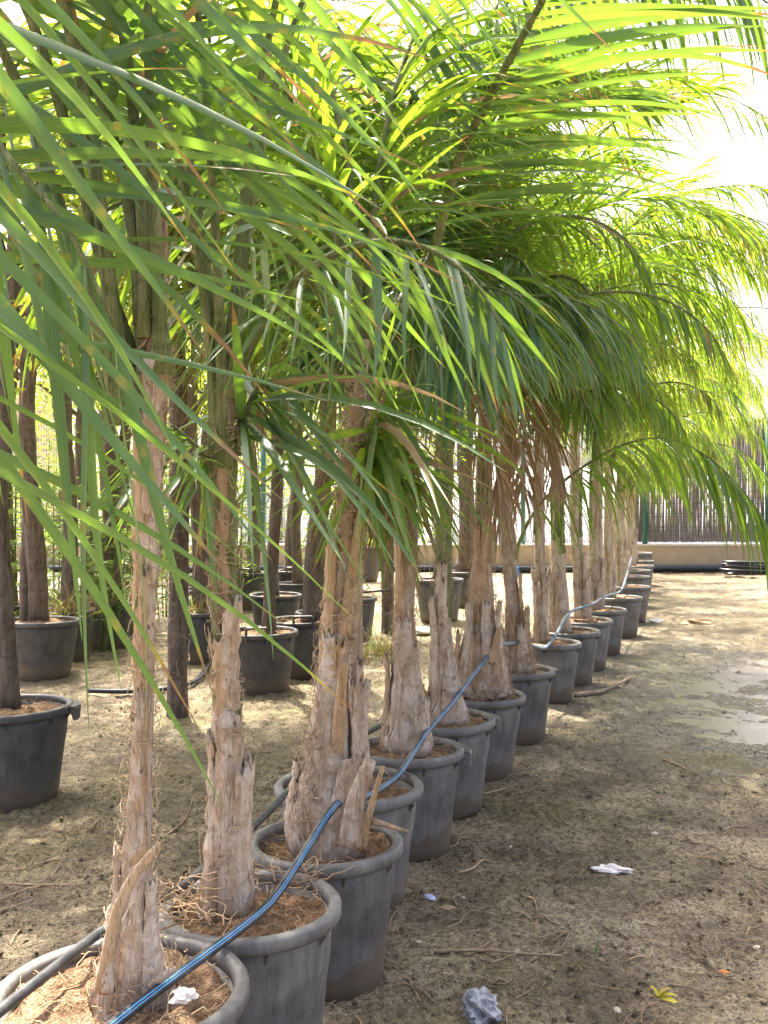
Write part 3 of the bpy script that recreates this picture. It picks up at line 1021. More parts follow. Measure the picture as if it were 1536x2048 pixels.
# ------------------------------------------------------------------ the row of palms
def row_palms():
    # ---- nearest palm
    p = Palm('nearest palm, slim fibrous tan trunk at bottom left with long blue green leaflets', [(268, 2010, 215), (268, 1960, 176), (268, 1880, 128), (272, 1760, 86), (280, 1600, 70), (288, 1400, 60), (292, 1200, 58),
             (298, 1000, 62), (303, 880, 70), (306, 740, 80), (310, 560, 60)], 2.1, True)
    F0 = -math.pi / 2           # angle that faces the camera
    p.boot(F0 - .15, .42, 1.05, .1, .026, .004, .05); p.boot(F0 + 1.0, .42, .66, .09, .02, .012)
    p.boot(F0 - 1.2, .42, .72, .1, .02, .01); p.boot(F0 + .1, .7, 1.3, .05, .02, .006, -.1, 'stub')
    p.boot(F0 - .9, 1.0, 1.65, .09, .03, .01, 0, 'stub'); p.boot(F0 + .2, 1.28, 1.75, .1, .03, .012)
    p.boot(F0 - .9, 1.2, 2.0, .035, .03, .006, 0, 'petiole', 'leaf_sheath'); p.boot(F0 + .6, 1.4, 2.05, .1, .03, .01, 0, 'fibrous', 'leaf_sheath')
    p.stub([at(205, 1985, 2.0), at(228, 1850, 1.98), at(262, 1760, 1.98), at(322, 1688, 1.98)], .034, .016, 'stub')
    p.stub([at(215, 1985, 1.99), at(225, 1900, 1.99), at(268, 1805, 1.99)], .03, .01, 'boot')
    p.stub([at(300, 1975, 2.04), at(328, 1952, 2.03), at(352, 1938, 2.03)], .022, .012, 'boot')
    p.fibres(520, .5, 1.9, Lr=(.02, .08), seed=1, rad=.0008)
    p.fibres(70, .41, .5, Lr=(.03, .08), curl=1.0, seed=2, rad=.0007)
    # foreground frond: out of the frame on the left, leaflets reach right and down
    def fan(t, sd_, D):
        n = len(t)
        k = RG.normal(size=(n, 3)) * np.array((.1, .14, .13))
        return np.stack([np.full(n, .8), .02 + 0 * t, -.5 - .25 * t], 1) + k
    pa = resample(catmull([p.top + (-.05, -.03, -.3), (-.62, 1.95, 2.4), (-.74, 1.65, 2.62), (-.76, 1.45, 2.4), (-.72, 1.36, 2.08), (-.69, 1.3, 1.82), (-.67, 1.25, 1.6)], 6), 30)
    p.frond(pa, 23, .82, .026, t0=.3, droop=(.0, .6), dead=0, dirfix=fan, sides=(1,), seg=8, taper=False, tw=(1.15, .3))
    def fan2(t, sd_, D):
        n = len(t)
        k = RG.normal(size=(n, 3)) * np.array((.12, .16, .18))
        return np.stack([np.full(n, .92), .1 + 0 * t, -.3 - .15 * t], 1) + k
    pa = resample(catmull([p.top + (-.05, .02, -.2), (-.75, 2.05, 2.5), (-.95, 1.9, 2.62), (-1.0, 1.72, 2.35), (-.97, 1.62, 2.0), (-.94, 1.54, 1.62)], 6), 30)
    p.frond(pa, 15, .88, .025, t0=.25, droop=(.2, .9), dead=0, dirfix=fan2, sides=(1,), seg=8, taper=False, tw=(1.1, .35))
    def fan3(t, sd_, D):
        n = len(t)
        k = RG.normal(size=(n, 3)) * np.array((.14, .2, .15))
        return np.stack([np.full(n, .92), .15 + 0 * t, -.45 + 0 * t], 1) + k
    pa = resample(catmull([p.top + (.02, -.02, -.2), (-.46, 1.95, 2.4), (-.4, 1.85, 2.65), (-.25, 1.78, 2.72), (-.08, 1.72, 2.66)], 6), 26)
    p.frond(pa, 15, .72, .026, t0=.25, droop=(.3, .9), dirfix=fan3, sides=(1,), seg=8, taper=False, tw=(1.0, .4))
    def fan4(t, sd_, D):
        n = len(t)
        k = RG.normal(size=(n, 3)) * np.array((.2, .2, .12))
        return np.stack([np.full(n, .9), -.1 + 0 * t, .12 + 0 * t], 1) + k
    pa = resample(catmull([(-.62, 2.05, 1.75), (-.8, 1.95, 2.1), (-.9, 1.85, 2.15), (-1.0, 1.7, 1.95), (-1.02, 1.6, 1.7)], 6), 20)
    p.frond(pa, 10, .95, .027, t0=.25, droop=(.3, .7), dirfix=fan4, sides=(1,), seg=8, taper=False, tw=(1.0, .4))
    def fan5(t, sd_, D):
        n = len(t)
        return np.stack([np.full(n, .16), 0 * t, np.full(n, -1.0)], 1) + RG.normal(size=(n, 3)) * np.array((.12, .1, .1))
    pa = resample(catmull([p.top + (-.05, -.02, -.3), (-.72, 1.9, 2.3), (-.74, 1.72, 2.2), (-.62, 1.62, 2.02), (-.5, 1.58, 1.88), (-.42, 1.56, 1.72)], 6), 24)
    p.frond(pa, 9, .7, .024, t0=.35, droop=(.2, .8), dirfix=fan5, sides=(1, -1), seg=8, taper=False, tw=(1.2, .3))
    p.mat = M['leaf_blue_shade']
    crown(p, [205], (80, 87), (-25, 10), (1.6, 1.9), 26, .5, .026, 6)
    crown(p, [110, 240], (86, 89), (10, 35), (2.0, 2.2), 36, .55, .034, 5)  # extra fronds rising above the frame, added to shade the foreground leaflets
    p.finish()

    # ---- second palm
    p = Palm('second palm from the camera, cut white sheathed base and green stalk beside its trunk', [(452, 1842, 128), (455, 1760, 118), (456, 1600, 92), (456, 1480, 76), (450, 1300, 64), (448, 1100, 62), (450, 900, 60), (454, 800, 52), (458, 700, 36)], 2.53, True)
    p.boot(F0, .41, .92, .2, .09, .004); p.boot(F0 + 1.1, .41, .78, .15, .05, .025, .1)
    p.boot(F0 - 1.15, .41, .86, .12, .025, .012, -.08); p.boot(F0 - .35, .78, 1.1, .09, .028, .008, 0, 'stub')
    p.boot(F0 + .75, .84, 1.2, .1, .04, .02); p.boot(F0 + 2.4, .42, .8, .2, .05, .02)
    p.boot(F0 - .9, .75, 1.85, .05, .034, .004, 0, 'petiole', 'leaf_sheath'); p.boot(F0 + .95, .8, 1.6, .05, .03, .004, 0, 'petiole', 'leaf_sheath')
    p.boot(F0 + .1, 1.15, 1.8, .09, .03, .006, 0, 'fibrous', 'leaf_sheath')
    p.fibres(300, .8, 1.75, seed=3); p.fibres(60, .4, .7, seed=4)
    crown(p, [20, 150, 260, 330], (86, 89), (30, 55), (1.8, 2.1), 20, .5, .026, 6, t0=.5)
    crown(p, [215], (84, 89), (0, 25), (2.0, 2.3), 36, .55, .034, 5)  # extra high frond, added above the frame to cast shade
    mantle(p, [335, 25, 200], 28, .6, .028, L=(.8, 1.05))
    p.mat = M['leaf_blue_shade']
    p.finish()

    # ---- third palm
    p = Palm('third palm from the camera with thick swollen pale base and cut leaf stalks', [(657, 1708, 186), (652, 1655, 196), (650, 1600, 184), (655, 1530, 148), (663, 1400, 108), (674, 1250, 88), (690, 1100, 74), (702, 950, 62), (716, 800, 52), (728, 680, 42)], 3.03, True)
    p.boot(F0 - .3, .46, 1.05, .22, .05, .006, .1); p.boot(F0 + .55, .40, .70, .2, .07, .06, .3)
    p.boot(F0 - 1.3, .42, .66, .14, .04, .015); p.boot(F0 - .7, .95, 1.34, .07, .026, .03, -.12, 'stub')
    p.boot(F0 + .75, 1.05, 1.42, .06, .022, .02, .1, 'stub'); p.boot(F0 + .2, .86, 1.03, .06, .03, .02, 0, 'stub')
    p.boot(F0 + 1.6, .5, .95, .12, .04, .03); p.boot(F0, 1.3, 1.85, .09, .03, .006, 0, 'fibrous', 'leaf_sheath')
    p.stub([at(700, 1690, 2.88), at(712, 1600, 2.87), at(742, 1518, 2.88)], .075, .034, 'boot')
    p.stub([at(722, 1700, 2.9), at(735, 1640, 2.86), at(766, 1532, 2.84)], .03, .012, 'stub')
    p.stub([at(730, 1640, 2.95), at(770, 1650, 2.8), at(817, 1664, 2.72)], .03, .008, 'twig')
    p.stub([at(668, 1590, 3.0), at(676, 1470, 2.95), at(688, 1325, 2.91)], .05, .026, 'stub')
    p.fibres(480, .9, 1.8, seed=5); p.fibres(120, .5, .85, (F0 - 1.2, F0), curl=1.1, seed=6)
    spires(p, [60, 130, 200], (1.8, 2.2), .028)
    crown(p, [75, 140], (80, 88), (-45, 0), (1.8, 2.1), 40, .6, .028, 6)
    mantle(p, [325, 0, 45, 220], 32, .56, .025, L=(.8, 1.1), droop=(1.2, 3.5))
    skirt(p, [60], .6, .014)
    p.finish()

    # ---- fourth palm
    p = Palm('fourth palm from the camera, mostly hidden behind the third trunk', [(702, 1592, 110), (705, 1450, 70), (708, 1250, 52), (716, 1050, 46), (728, 850, 44), (738, 700, 36)], 3.62, True)
    sheath(p, 2, 1.2, 1.5); p.boot(F0 + .5, .45, .8, .15, .05, .03); p.boot(F0 - .6, .45, .9, .15, .04, .02)
    p.fibres(120, .6, 1.8, seed=7)
    # frond rising up and right towards the camera
    def fb(t, sd_, D):
        n = len(t)
        k = RG.normal(size=(n, 3)) * np.array((.05, .12, .06))
        if sd_ > 0:
            return np.stack([np.full(n, 1.0), -.25 + 0 * t, .12 + 0 * t], 1) + k
        return np.stack([np.full(n, -.55), -.2 + 0 * t, .75 + 0 * t], 1) + k
    pa = resample(catmull([at(800, 760, 3.7), at(870, 500, 3.55), at(908, 345, 3.4), at(932, 285, 3.3), at(1005, 145, 3.0), at(1085, 0, 2.75), at(1160, -150, 2.5), at(1230, -290, 2.25)], 6), 34)
    p.frond(pa, 36, .78, .032, r0=.026, r1=.006, t0=.28, droop=(.25, .6), dirfix=fb, sides=(1, -1), seg=8, tw=(.85, .25))
    p.mat = M['leaf_blue_shade']  # duller leaf colour stands in for the shade around this frond
    crown(p, [50, 80, 110, 140, 170], (78, 87), (-50, 0), (1.8, 2.3), 50, .58, .03, 6)
    mantle(p, [335, 10, 300, 190], 46, .54, .023, L=(.9, 1.25), droop=(1.5, 4))
    p.finish()

    # ---- fifth
    p = Palm('fifth palm from the camera, pale base and long orange cut stalk on its left', [(812, 1492, 124), (813, 1430, 112), (812, 1350, 82), (810, 1230, 58), (816, 1100, 54), (812, 950, 46), (808, 800, 44), (806, 660, 34)], 4.2, True)
    p.boot(F0 - .2, .41, .95, .2, .06, .008); p.boot(F0 - .75, .75, 1.35, .1, .026, .03, -.1, 'stub'); p.boot(F0 + .6, .4, .62, .14, .07, .03)
    p.boot(F0 - 1.5, .42, .8, .16, .05, .03, 0, 'fibrous'); p.boot(F0 + .9, 1.2, 1.9, .07, .04, .004, 0, 'petiole', 'leaf_sheath')
    p.fibres(300, .75, 1.7, seed=8)
    spires(p, [330, 60, 120])
    crown(p, [30, 65, 95, 125, 155, 190], (82, 88), (-50, 5), (1.8, 2.3), 52, .56, .026, 6)
    mantle(p, [340, 5, 300, 265, 210], 52, .52, .02, L=(.9, 1.3), droop=(1.5, 4.5))
    skirt(p, [250, 330])
    p.mat = M['leaf_blue_shade']  # dense shade of the row centre painted in by the duller leaf colour
    def hangd(t, sd_, D):
        D = D * .5; D[:, 2] -= .6
        return D
    pa = resample(catmull([p.top + (0, 0, .1), at(880, 250, 4.0), at(1050, -60, 3.8), at(1230, -120, 3.7), at(1400, -70, 3.65), at(1560, 20, 3.6)], 6), 30)
    p.frond(pa, 52, .6, .024, t0=.35, droop=(1.5, 2.5), dirfix=hangd, seg=6)
    p.finish()

    # ---- sixth
    p = Palm('sixth palm from the camera, slim pale trunk with split flaring sheaths at foot', [(892, 1440, 112), (890, 1380, 84), (886, 1270, 56), (886, 1120, 48), (890, 950, 42), (894, 800, 36), (898, 660, 30)], 4.76, True)
    p.boot(F0 - .9, .41, 1.0, .14, .025, .03, -.1); p.boot(F0 + .3, .41, .62, .18, .06, .02); p.boot(F0 - .2, .5, 1.15, .12, .04, .006)
    p.boot(F0 - 1.3, .4, .6, .14, .04, .06, 0, 'stub'); p.boot(F0 + .9, .9, 1.8, .06, .04, .004, 0, 'petiole', 'leaf_sheath'); p.boot(F0 - .8, 1.1, 1.9, .06, .04, .004, 0, 'petiole', 'leaf_sheath')
    p.fibres(160, .6, 1.6, seed=9)
    spires(p, [340, 20, 80, 140])
    crown(p, [20, 60, 90, 120, 150, 190], (82, 89), (-55, 0), (1.9, 2.4), 52, .55, .024, 6)
    mantle(p, [345, 10, 310, 275, 220], 56, .52, .019, L=(1.0, 1.4), droop=(1.5, 4.5))
    p.finish()

    # ---- seventh
    p = Palm('seventh palm from the camera, broad shaggy trunk base of brown split sheaths', [(962, 1385, 142), (960, 1330, 132), (962, 1240, 86), (964, 1120, 60), (966, 980, 50), (970, 840, 42), (972, 700, 34)], 5.35, True)
    for k, a in enumerate((-1.2, -.75, -.3, .15, .6, 1.05)):
        p.boot(F0 + a, .42 + .02 * (k % 3), .75 + .16 * (k % 2), .13, .03, .04, 0, 'boot' if k % 2 else 'fibrous')
    p.boot(F0 - .6, .8, 1.32, .1, .028, .02, 0, 'stub'); p.boot(F0 + .15, .85, 1.36, .09, .03, .02, 0, 'stub'); p.boot(F0 - .1, 1.2, 1.9, .07, .05, .006, 0, 'petiole', 'leaf_sheath')
    p.stub([at(985, 1330, 5.15), at(992, 1290, 5.15), at(1000, 1255, 5.15)], .05, .03, 'stub')
    p.fibres(380, .44, 1.5, Lr=(.05, .16), seed=10); p.fibres(120, .38, .5, Lr=(.05, .14), seed=11)
    spires(p, [340, 20, 80, 140])
    crown(p, [15, 50, 85, 120, 155, 200], (82, 89), (-60, -5), (2.0, 2.5), 54, .55, .024, 6)
    mantle(p, [350, 20, 315, 280, 225], 58, .52, .018, L=(1.1, 1.5), droop=(1.5, 4.5))
    skirt(p, [300, 10])
    p.finish()

    # ---- eighth: long low frond arching to the right
    p = Palm('eighth palm from the camera with a long low frond arching out to the right', [(1037, 1332, 78), (1034, 1280, 64), (1026, 1200, 46), (1014, 1080, 38), (1010, 930, 34), (1012, 780, 28)], 6.1, True)
    for k, a in enumerate((-1.1, -.4, .2, .8)):
        p.boot(F0 + a, .42, .7 + .1 * (k % 2), .12, .03, .05, 0, 'fibrous' if k % 2 else 'boot')
    p.boot(F0 + .9, .6, 1.0, .07, .02, .03, 0, 'stub')
    p.fibres(200, .42, 1.4, seed=12); p.fibres(120, .38, .6, Lr=(.06, .18), curl=1, seed=13)
    for pts, nn in (([p.top, at(1060, 560, 6.0), at(1150, 330, 5.8), at(1290, 205, 5.6), at(1440, 190, 5.4), at(1590, 270, 5.2)], 50),
                    ([p.top, at(1040, 480, 5.9), at(1110, 200, 5.6), at(1230, 40, 5.3), at(1380, 0, 5.1), at(1560, 70, 4.9)], 50),
                    ([p.top, at(1075, 640, 6.2), at(1180, 500, 6.3), at(1300, 470, 6.4), at(1420, 540, 6.4), at(1500, 660, 6.4)], 46)):
        def lace(t, sd_, D):
            D = D * .6; D[:, 2] -= RG.uniform(.1, .7, len(D))
            return D
        p.frond(resample(catmull(pts, 6), 30), nn, .55, .015, r0=.012, r1=.002, t0=.3, droop=(.6, 2), dirfix=lace, seg=6)
    pa = resample(catmull([at(1022, 1200, 6.08), at(1030, 1110, 6.3), at(1075, 1015, 6.3), at(1150, 945, 6.25), at(1250, 888, 6.2), at(1340, 878, 6.1), at(1430, 925, 6.0), at(1515, 1020, 5.9), at(1575, 1130, 5.85)], 6), 40)
    def hang2(t, sd_, D):
        D = D * .6; D[:, 2] -= .35
        return D
    p.frond(pa, 62, .68, .023, r0=.014, t0=.24, droop=(1.2, 3.4), phi=(62, 25), dirfix=hang2, seg=7)
    spires(p, [345, 30, 90])
    crown(p, [20, 50, 85, 120, 160, 205], (82, 89), (-60, -5), (2.0, 2.5), 54, .54, .023, 6)
    mantle(p, [340, 15, 310, 275, 230], 58, .52, .018, L=(1.1, 1.5), droop=(1.5, 4.5))
    p.finish()

    spec = [  # trunk px, depth, label, azimuths
        ([(1082, 1282, 40), (1082, 1240, 30), (1080, 1120, 26), (1078, 980, 24), (1080, 850, 20), (1082, 740, 16)], 7.28, 'ninth palm from the camera, thin dark trunk with green strip', True),
        ([(1120, 1262, 58), (1118, 1200, 44), (1115, 1080, 33), (1112, 940, 28), (1112, 800, 24), (1114, 700, 20)], 7.94, 'tenth palm from the camera with whitish flared base', True),
        ([(1165, 1236, 44), (1160, 1160, 34), (1152, 1060, 28), (1150, 940, 25), (1150, 760, 20)], 8.78, 'eleventh palm from the camera, spotted grey trunk', False),
        ([(1190, 1217, 46), (1190, 1140, 38), (1192, 1040, 32), (1194, 930, 26), (1196, 770, 20)], 9.6, 'twelfth palm from the camera, wide mottled trunk', False)]
    for i, (tp, d, lab, nr) in enumerate(spec):
        p = Palm(lab, tp, d, False)
        for k in range(4):
            p.boot(F0 + random.uniform(-1.3, 1.3), .43, random.uniform(.65, 1.0), .12, .03, .03)
        sheath(p, 2, 1.0, 1.3)
        p.fibres(70, .45, 1.3, seed=20 + i, Lr=(.05, .15))
        spires(p, [350, 70, 200])
        drape(p, [345, 15] if i > 0 else [0])
        crown(p, [20, 55, 90, 130, 180, 330], (76, 88), (-70, -20), (2.1, 2.6), 54, .55, .021, 5, droop=(1.5, 5))
        mantle(p, [0, 40, 320, 300, 250, 200], 60, .55, .018, 5, droop=(2.5, 7), L=(1.1, 1.5))
        p.mat = M['leaf_pale_lit'] if i in (1, 3) else M['leaf']
        if i == 1:
            pa = resample(catmull([p.top, at(1130, 560, 7.8), at(1190, 470, 7.6), at(1290, 425, 7.5), at(1400, 428, 7.4), at(1500, 470, 7.3), at(1570, 540, 7.2)], 6), 30)
            p.frond(pa, 64, .55, .024, t0=.2, droop=(1.5, 3), seg=6)
        p.finish()
    far_azs = {12: [350, 20, 325], 13: [340, 5, 30], 14: [350, 320, 10], 15: [345, 10], 16: [330, 0], 17: [350, 320], 18: [340]}
    for i in range(12, 19):
        X, Y, D, h = ROWPOTS[i][:4]
        px = 768 + (X - .12) * F / Y
        yb = HOR + (CAMZ - .41) * F / Y
        q = F / Y
        hgt = random.uniform(1.5, 2.0)
        tp = [(px, yb, .2 * q), (px, yb - .2 * q, .15 * q), (px + random.uniform(-.05, .05) * q, yb - .8 * q, .12 * q), (px + random.uniform(-.08, .08) * q, yb - hgt * q, .09 * q)]
        p = Palm('%s palm from the camera, in the far part of the row' % ORD[i], tp, Y, False)
        for k in range(3):
            p.boot(F0 + random.uniform(-1.3, 1.3), .42, random.uniform(.65, 1.0), .12, .03, .03)
        p.mat = M['leaf_pale_lit'] if i % 2 == 0 else M['leaf']
        crown(p, [20, 90, 150, 220, 310], (70, 87), (-75, -35), (2.2, 2.8), 54, .62, .02, 5, droop=(2.5, 7))
        drape(p, far_azs[i])
        mantle(p, [0, 30, 240, 290, 335], 56, .62, .019, 5, droop=(3, 8))
        p.finish()


row_palms()
# ------------------------------------------------------------------ left side: potted dark trees, free standing palms, shrubs
def leaf_cloud(C, dirs, L, w, seg=2, g=(.2, .9)):
    n = len(C)
    V, Fq, T = leaf_arrays(C, dirs, L, w, RG.uniform(g[0], g[1], n), RG.uniform(-1.2, 1.2, n), None, seg, .12)
    r = RG.random(n)
    return join_leaves(V, Fq, T, r)


def dark_tree(x, yb, d, wpx, label, lean=0.0, top=2.7, crown_r=.9, nleaf=1500, group='dark trunked trees on the left', crown_h=1.3, mat='tree_leaf'):
    b0 = at(x, yb, d)
    t = empty('potted_tree', Vector(b0), label, 'tree', group)
    r0 = wpx * d / F / 2
    H = top - b0[2]
    rg = np.random.default_rng(int(x * 7 + d * 100) % 9973)
    P = np.array([(lean * q + .03 * math.sin(q * 6 + x), .03 * math.cos(q * 5 + x), H * q) for q in np.linspace(0, 1, 9)])
    b = MB(); pp = resample(catmull(P, 4), 26)
    rad = r0 * np.linspace(1.08, .72, 26) * (1 + .12 * rg.normal(size=26) * .5)
    rad[0] *= 1.25
    b.tube(pp, rad, 12); b.build('trunk', M['darkbark'], t)
    tips = []
    for k in range(8):
        a = k * 2.4 + rg.random(); q = rg.uniform(.78, 1.0)
        s = pp[int(q * 25)]
        e = s + np.array((math.cos(a) * crown_r * rg.uniform(.5, 1), math.sin(a) * crown_r * rg.uniform(.5, 1), rg.uniform(.2, 1) * crown_h))
        m_ = (s + e) / 2 + np.array((0, 0, .1)) + rg.normal(size=3) * .06
        br = catmull([s, m_, e], 6)
        b = MB(); b.tube(br, np.linspace(r0 * .35, .006, len(br)), 6); b.build('limb', M['darkbark'], t)
        tips += [br[4], br[7], br[9], br[-1]]
    tips = np.array(tips)
    c = tips[rg.integers(0, len(tips), nleaf)] + rg.normal(size=(nleaf, 3)) * np.array((.24, .24, .2)) * crown_r
    dr = rg.normal(size=(nleaf, 3)) + (0, 0, -.2)
    v, f, tt, r, u = leaf_cloud(c, dr, rg.uniform(.06, .12, nleaf), rg.uniform(.02, .04, nleaf))
    tag(link('crown', mesh_np('crown', v, f, True, {'t': tt, 'r': r, 'u': u}), M[mat], t), kind='stuff')
    return t


LEFT = [  # pot X, Y, D, h, uhandles, note ; trunks are separate
    (-1.80, 4.8, .60, .47, (), 'large black pot at left edge with open handle on its rim'),
    (-2.78, 8.1, .62, .48, (), 'wide black pot left of the shrubs, behind the left edge pot'),
    (-2.87, 9.05, .52, .46, (), 'dark pot just right of the wide black pot at left'),
    (-2.75, 9.95, .55, .47, (), 'dark pot under the ferny shrub at left'),
    (-.94, 7.62, .58, .47, (4.75,), 'black pot with square handle between the second and third palms'),
    (-.70, 8.32, .55, .47, (4.9,), 'black pot behind and right of the square handled pot'),
    (-.55, 9.15, .52, .45, (), 'shadowed pot at the end of the dark pots, left of third trunk'),
    (-1.75, 13.2, .58, .5, (4.5,), 'black pot further back beside the second palm trunk'),
    (-1.22, 13.6, .56, .5, (4.7,), 'round black pot further back holding a dark trunk'),
    (-.34, 10.2, .56, .46, (4.75,), 'black pot with twin handle posts right of the third trunk'),
    (-.35, 17.8, .62, .62, (), 'tall dark pot near the wall with small weeds'),
    (-.62, 16.4, .55, .55, (), 'pale grey pot beside the tall pot near the wall'),
    (.66, 12.0, .6, .52, (), 'dark bucket shaped pot between the fifth and sixth palms'),
    (1.13, 13.6, .56, .5, (), 'dark pot behind the sixth palm with a brown trunk'),
    (-3.3, 10.6, .56, .47, (), 'dark pot far left behind the fence of trunks'),
    (-2.05, 11.3, .56, .47, (), 'shaded pot behind the first palm trunk'),
    (-1.62, 8.9, .54, .47, (), 'shaded black pot left of the second palm trunk'),
]
LEFT += [(X_, Y_, .56, .47, (), 'black pot %s' % l_) for X_, Y_, l_ in (
    (-3.62, 9.6, 'at the left edge behind the wide black pot'), (-2.95, 11.6, 'far back between the ferny shrubs'), (-1.72, 10.2, 'in the shade behind the dark palm trunk'),
    (-1.15, 10.6, 'behind the square handled pot'), (-1.05, 12.0, 'in the back rank left of the third trunk'), (-2.4, 13.4, 'in the back rank behind the first palm'), (-3.6, 13.0, 'in the back rank at far left'))]
for i, (X, Y, D, h, uh, lab) in enumerate(LEFT):
    hd = (.2,) if i == 0 else ()
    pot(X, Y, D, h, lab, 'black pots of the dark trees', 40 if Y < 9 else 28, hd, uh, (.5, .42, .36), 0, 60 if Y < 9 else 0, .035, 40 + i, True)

DT = [  # x, y base, depth, width px, label
    (8, 1420, 4.85, 40, 'dark trunk at the left edge, growing in the large black pot', .02),
    (70, 1245, 8.15, 38, 'dark straight trunk in the wide black pot at left', -.05),
    (132, 1225, 9.05, 30, 'dark trunk rising left of the ferny shrub', .04),
    (212, 1205, 9.95, 30, 'dark trunk rising out of the ferny shrub', .03),
    (545, 1260, 7.7, 26, 'slim dark trunk in the square handled pot', .02),
    (632, 1240, 8.35, 42, 'thick dark leaning trunk left of the third palm', .1),
    (508, 1148, 13.2, 28, 'dark trunk beside the second palm stalk, further back', -.04),
    (588, 1145, 13.6, 30, 'dark trunk in the round black pot further back', .03),
    (742, 1092, 17.8, 26, 'grey trunk in the tall pot near the wall', .0),
    (690, 1105, 16.4, 22, 'thin trunk in the pale grey pot near the wall', .1),
    (930, 1140, 13.6, 34, 'brown trunk standing behind the sixth palm', .0),
    (170, 1190, 10.6, 26, 'thin dark trunk second from the left edge group', -.02),
    (405, 1170, 11.3, 30, 'dark trunk glimpsed right of the first palm', .03),
    (396, 1225, 8.95, 32, 'dark trunk close left of the second palm', -.04),
    (880, 1160, 12.0, 26, 'slim trunk in the bucket shaped pot', .03),
]
for X_, Y_, w_, l_ in ((-3.62, 9.6, .13, 'dark trunk at the left edge, behind the wide pot'), (-2.95, 11.6, .13, 'dark trunk far back between ferny shrubs'), (-1.72, 10.2, .14, 'dark trunk close right of the first palm'),
                       (-1.15, 10.6, .12, 'dark trunk just right of the second palm'), (-1.05, 12.0, .12, 'dark trunk in the back rank left of the third palm'), (-2.4, 13.4, .14, 'dark trunk in the back rank behind the first palm'),
                       (-3.6, 13.0, .14, 'dark trunk in the back rank at far left'), (-2.9, 8.2, .1, 'second dark trunk out of the wide black pot'), (-2.66, 9.98, .09, 'thin dark trunk beside the ferny shrub pot')):
    DT.append((768 + X_ * F / Y_, HOR + (CAMZ - .42) * F / Y_, Y_ + .03, w_ * F / Y_, l_, random.uniform(-.08, .08)))
for i, (x, yb, d, wpx, lab, ln) in enumerate(DT):
    dark_tree(x, yb, d, wpx, lab, ln, random.uniform(2.5, 3.2), random.uniform(.9, 1.2), 900, mat='leaf_pale_lit')


def left_palms():
    for i, (tp, d, lab) in enumerate([
        ([(355, 1434, 56), (355, 1380, 50), (356, 1200, 48), (358, 1000, 50), (356, 800, 46), (350, 640, 40)], 6.7, 'dark palm trunk planted in the ground right of the first palm'),
        ([(776, 1268, 36), (776, 1220, 32), (775, 1050, 32), (778, 900, 30), (780, 760, 24)], 10.9, 'dark palm trunk planted in the ground left of the fifth palm'),
        ([(452, 1547, 56), (454, 1480, 50), (450, 1200, 44), (446, 950, 42), (446, 760, 38), (440, 640, 34)], 5.3, 'palm behind the second trunk with bright yellow green backlit fronds'),
        ([(668, 1446, 56), (672, 1380, 46), (680, 1150, 40), (700, 900, 38), (712, 720, 34)], 6.5, 'palm hidden behind the third trunk with bright upright fronds')]):
        p = Palm(lab, tp, d, False, 'palms growing in the ground behind the row', trunk_mat='darkbark' if i < 2 else 'fibrous')
        p.fibres(120, .05, 1.6, seed=60 + i, Lr=(.05, .15))
        p.mat = M['leaf_pale_lit']
        azs = [[0, 30, 60, 90, 120, 150, 180, 210, 240, 270, 300, 330], [0, 60, 120, 180, 240, 300], [15, 40, 70, 100, 130, 160, 190, 220, 250, 280, 310], [20, 50, 80, 110, 140, 170, 200, 230]][i]
        crown(p, azs, (64, 87), (-65, 0), (2.0, 2.8), 52, .66, .042, 5, dead=.05)
        mantle(p, [170, 215, 250, 290, 325] if i != 2 else [20, 150, 240, 330], 40, .6, .024, 5, L=(1.2, 1.8), dead=.12)
        if i >= 2:
            skirt(p, [20] if i == 2 else [250], .45, .013)
        p.finish()


left_palms()


def shrub(x, y, d, r, h, n, label, mat='tree_leaf', fern=True):
    b0 = np.array((at(x, y, d)[0], d, at(x, y, d)[2]))
    zo = max(0., b0[2]); b0[2] = float(gh(b0[0], d)); h = h + zo * .8
    t = empty('leafy_shrub', Vector(b0), label, 'shrub', 'low greenery on the left')
    rg = np.random.default_rng(int(x * 3 + d * 50))
    C, Dr = [], []
    b = MB()
    for k in range(5):
        q = rg.normal(size=2) * r * .2
        b.tube([(q[0] * .4, q[1] * .4, -.02), (q[0] * .8, q[1] * .8, h * .5), (q[0], q[1], h)], [.011, .008, .004], 5, False)
    for k in range(n):
        a = rg.random() * 6.283; el = rg.uniform(.1, 1.2)
        L = r * rg.uniform(.6, 1.1)
        s = np.array((rg.normal() * r * .15, rg.normal() * r * .15, rg.uniform(.12, 1) * h))
        pa = arch(s, a, el, el - 1.3, L, 1.2, 9)
        b.tube(pa, np.linspace(.004, .0015, 9), 3, False)
        T = np.gradient(pa, axis=0); T /= np.linalg.norm(T, axis=1, keepdims=True)
        q = np.linspace(1, 8, 16)
        for sd_ in (-1, 1):
            p = np.stack([np.interp(q, np.arange(9), pa[:, j]) for j in range(3)], 1)
            tt = np.stack([np.interp(q, np.arange(9), T[:, j]) for j in range(3)], 1)
            C.append(p); Dr.append(tt * .5 + sd_ * np.cross(tt, (0, 0, 1)) + rg.normal(size=(16, 3)) * .15)
    b.build('stems', M['petiole'], t)
    C = np.vstack(C); Dr = np.vstack(Dr)
    v, f, tt, rr, u = leaf_cloud(C, Dr, np.full(len(C), .075), np.full(len(C), .019), 2, (.1, .5))
    tag(link('foliage', mesh_np('foliage', v, f, True, {'t': tt, 'r': rr, 'u': u}), M[mat], t), kind='stuff')


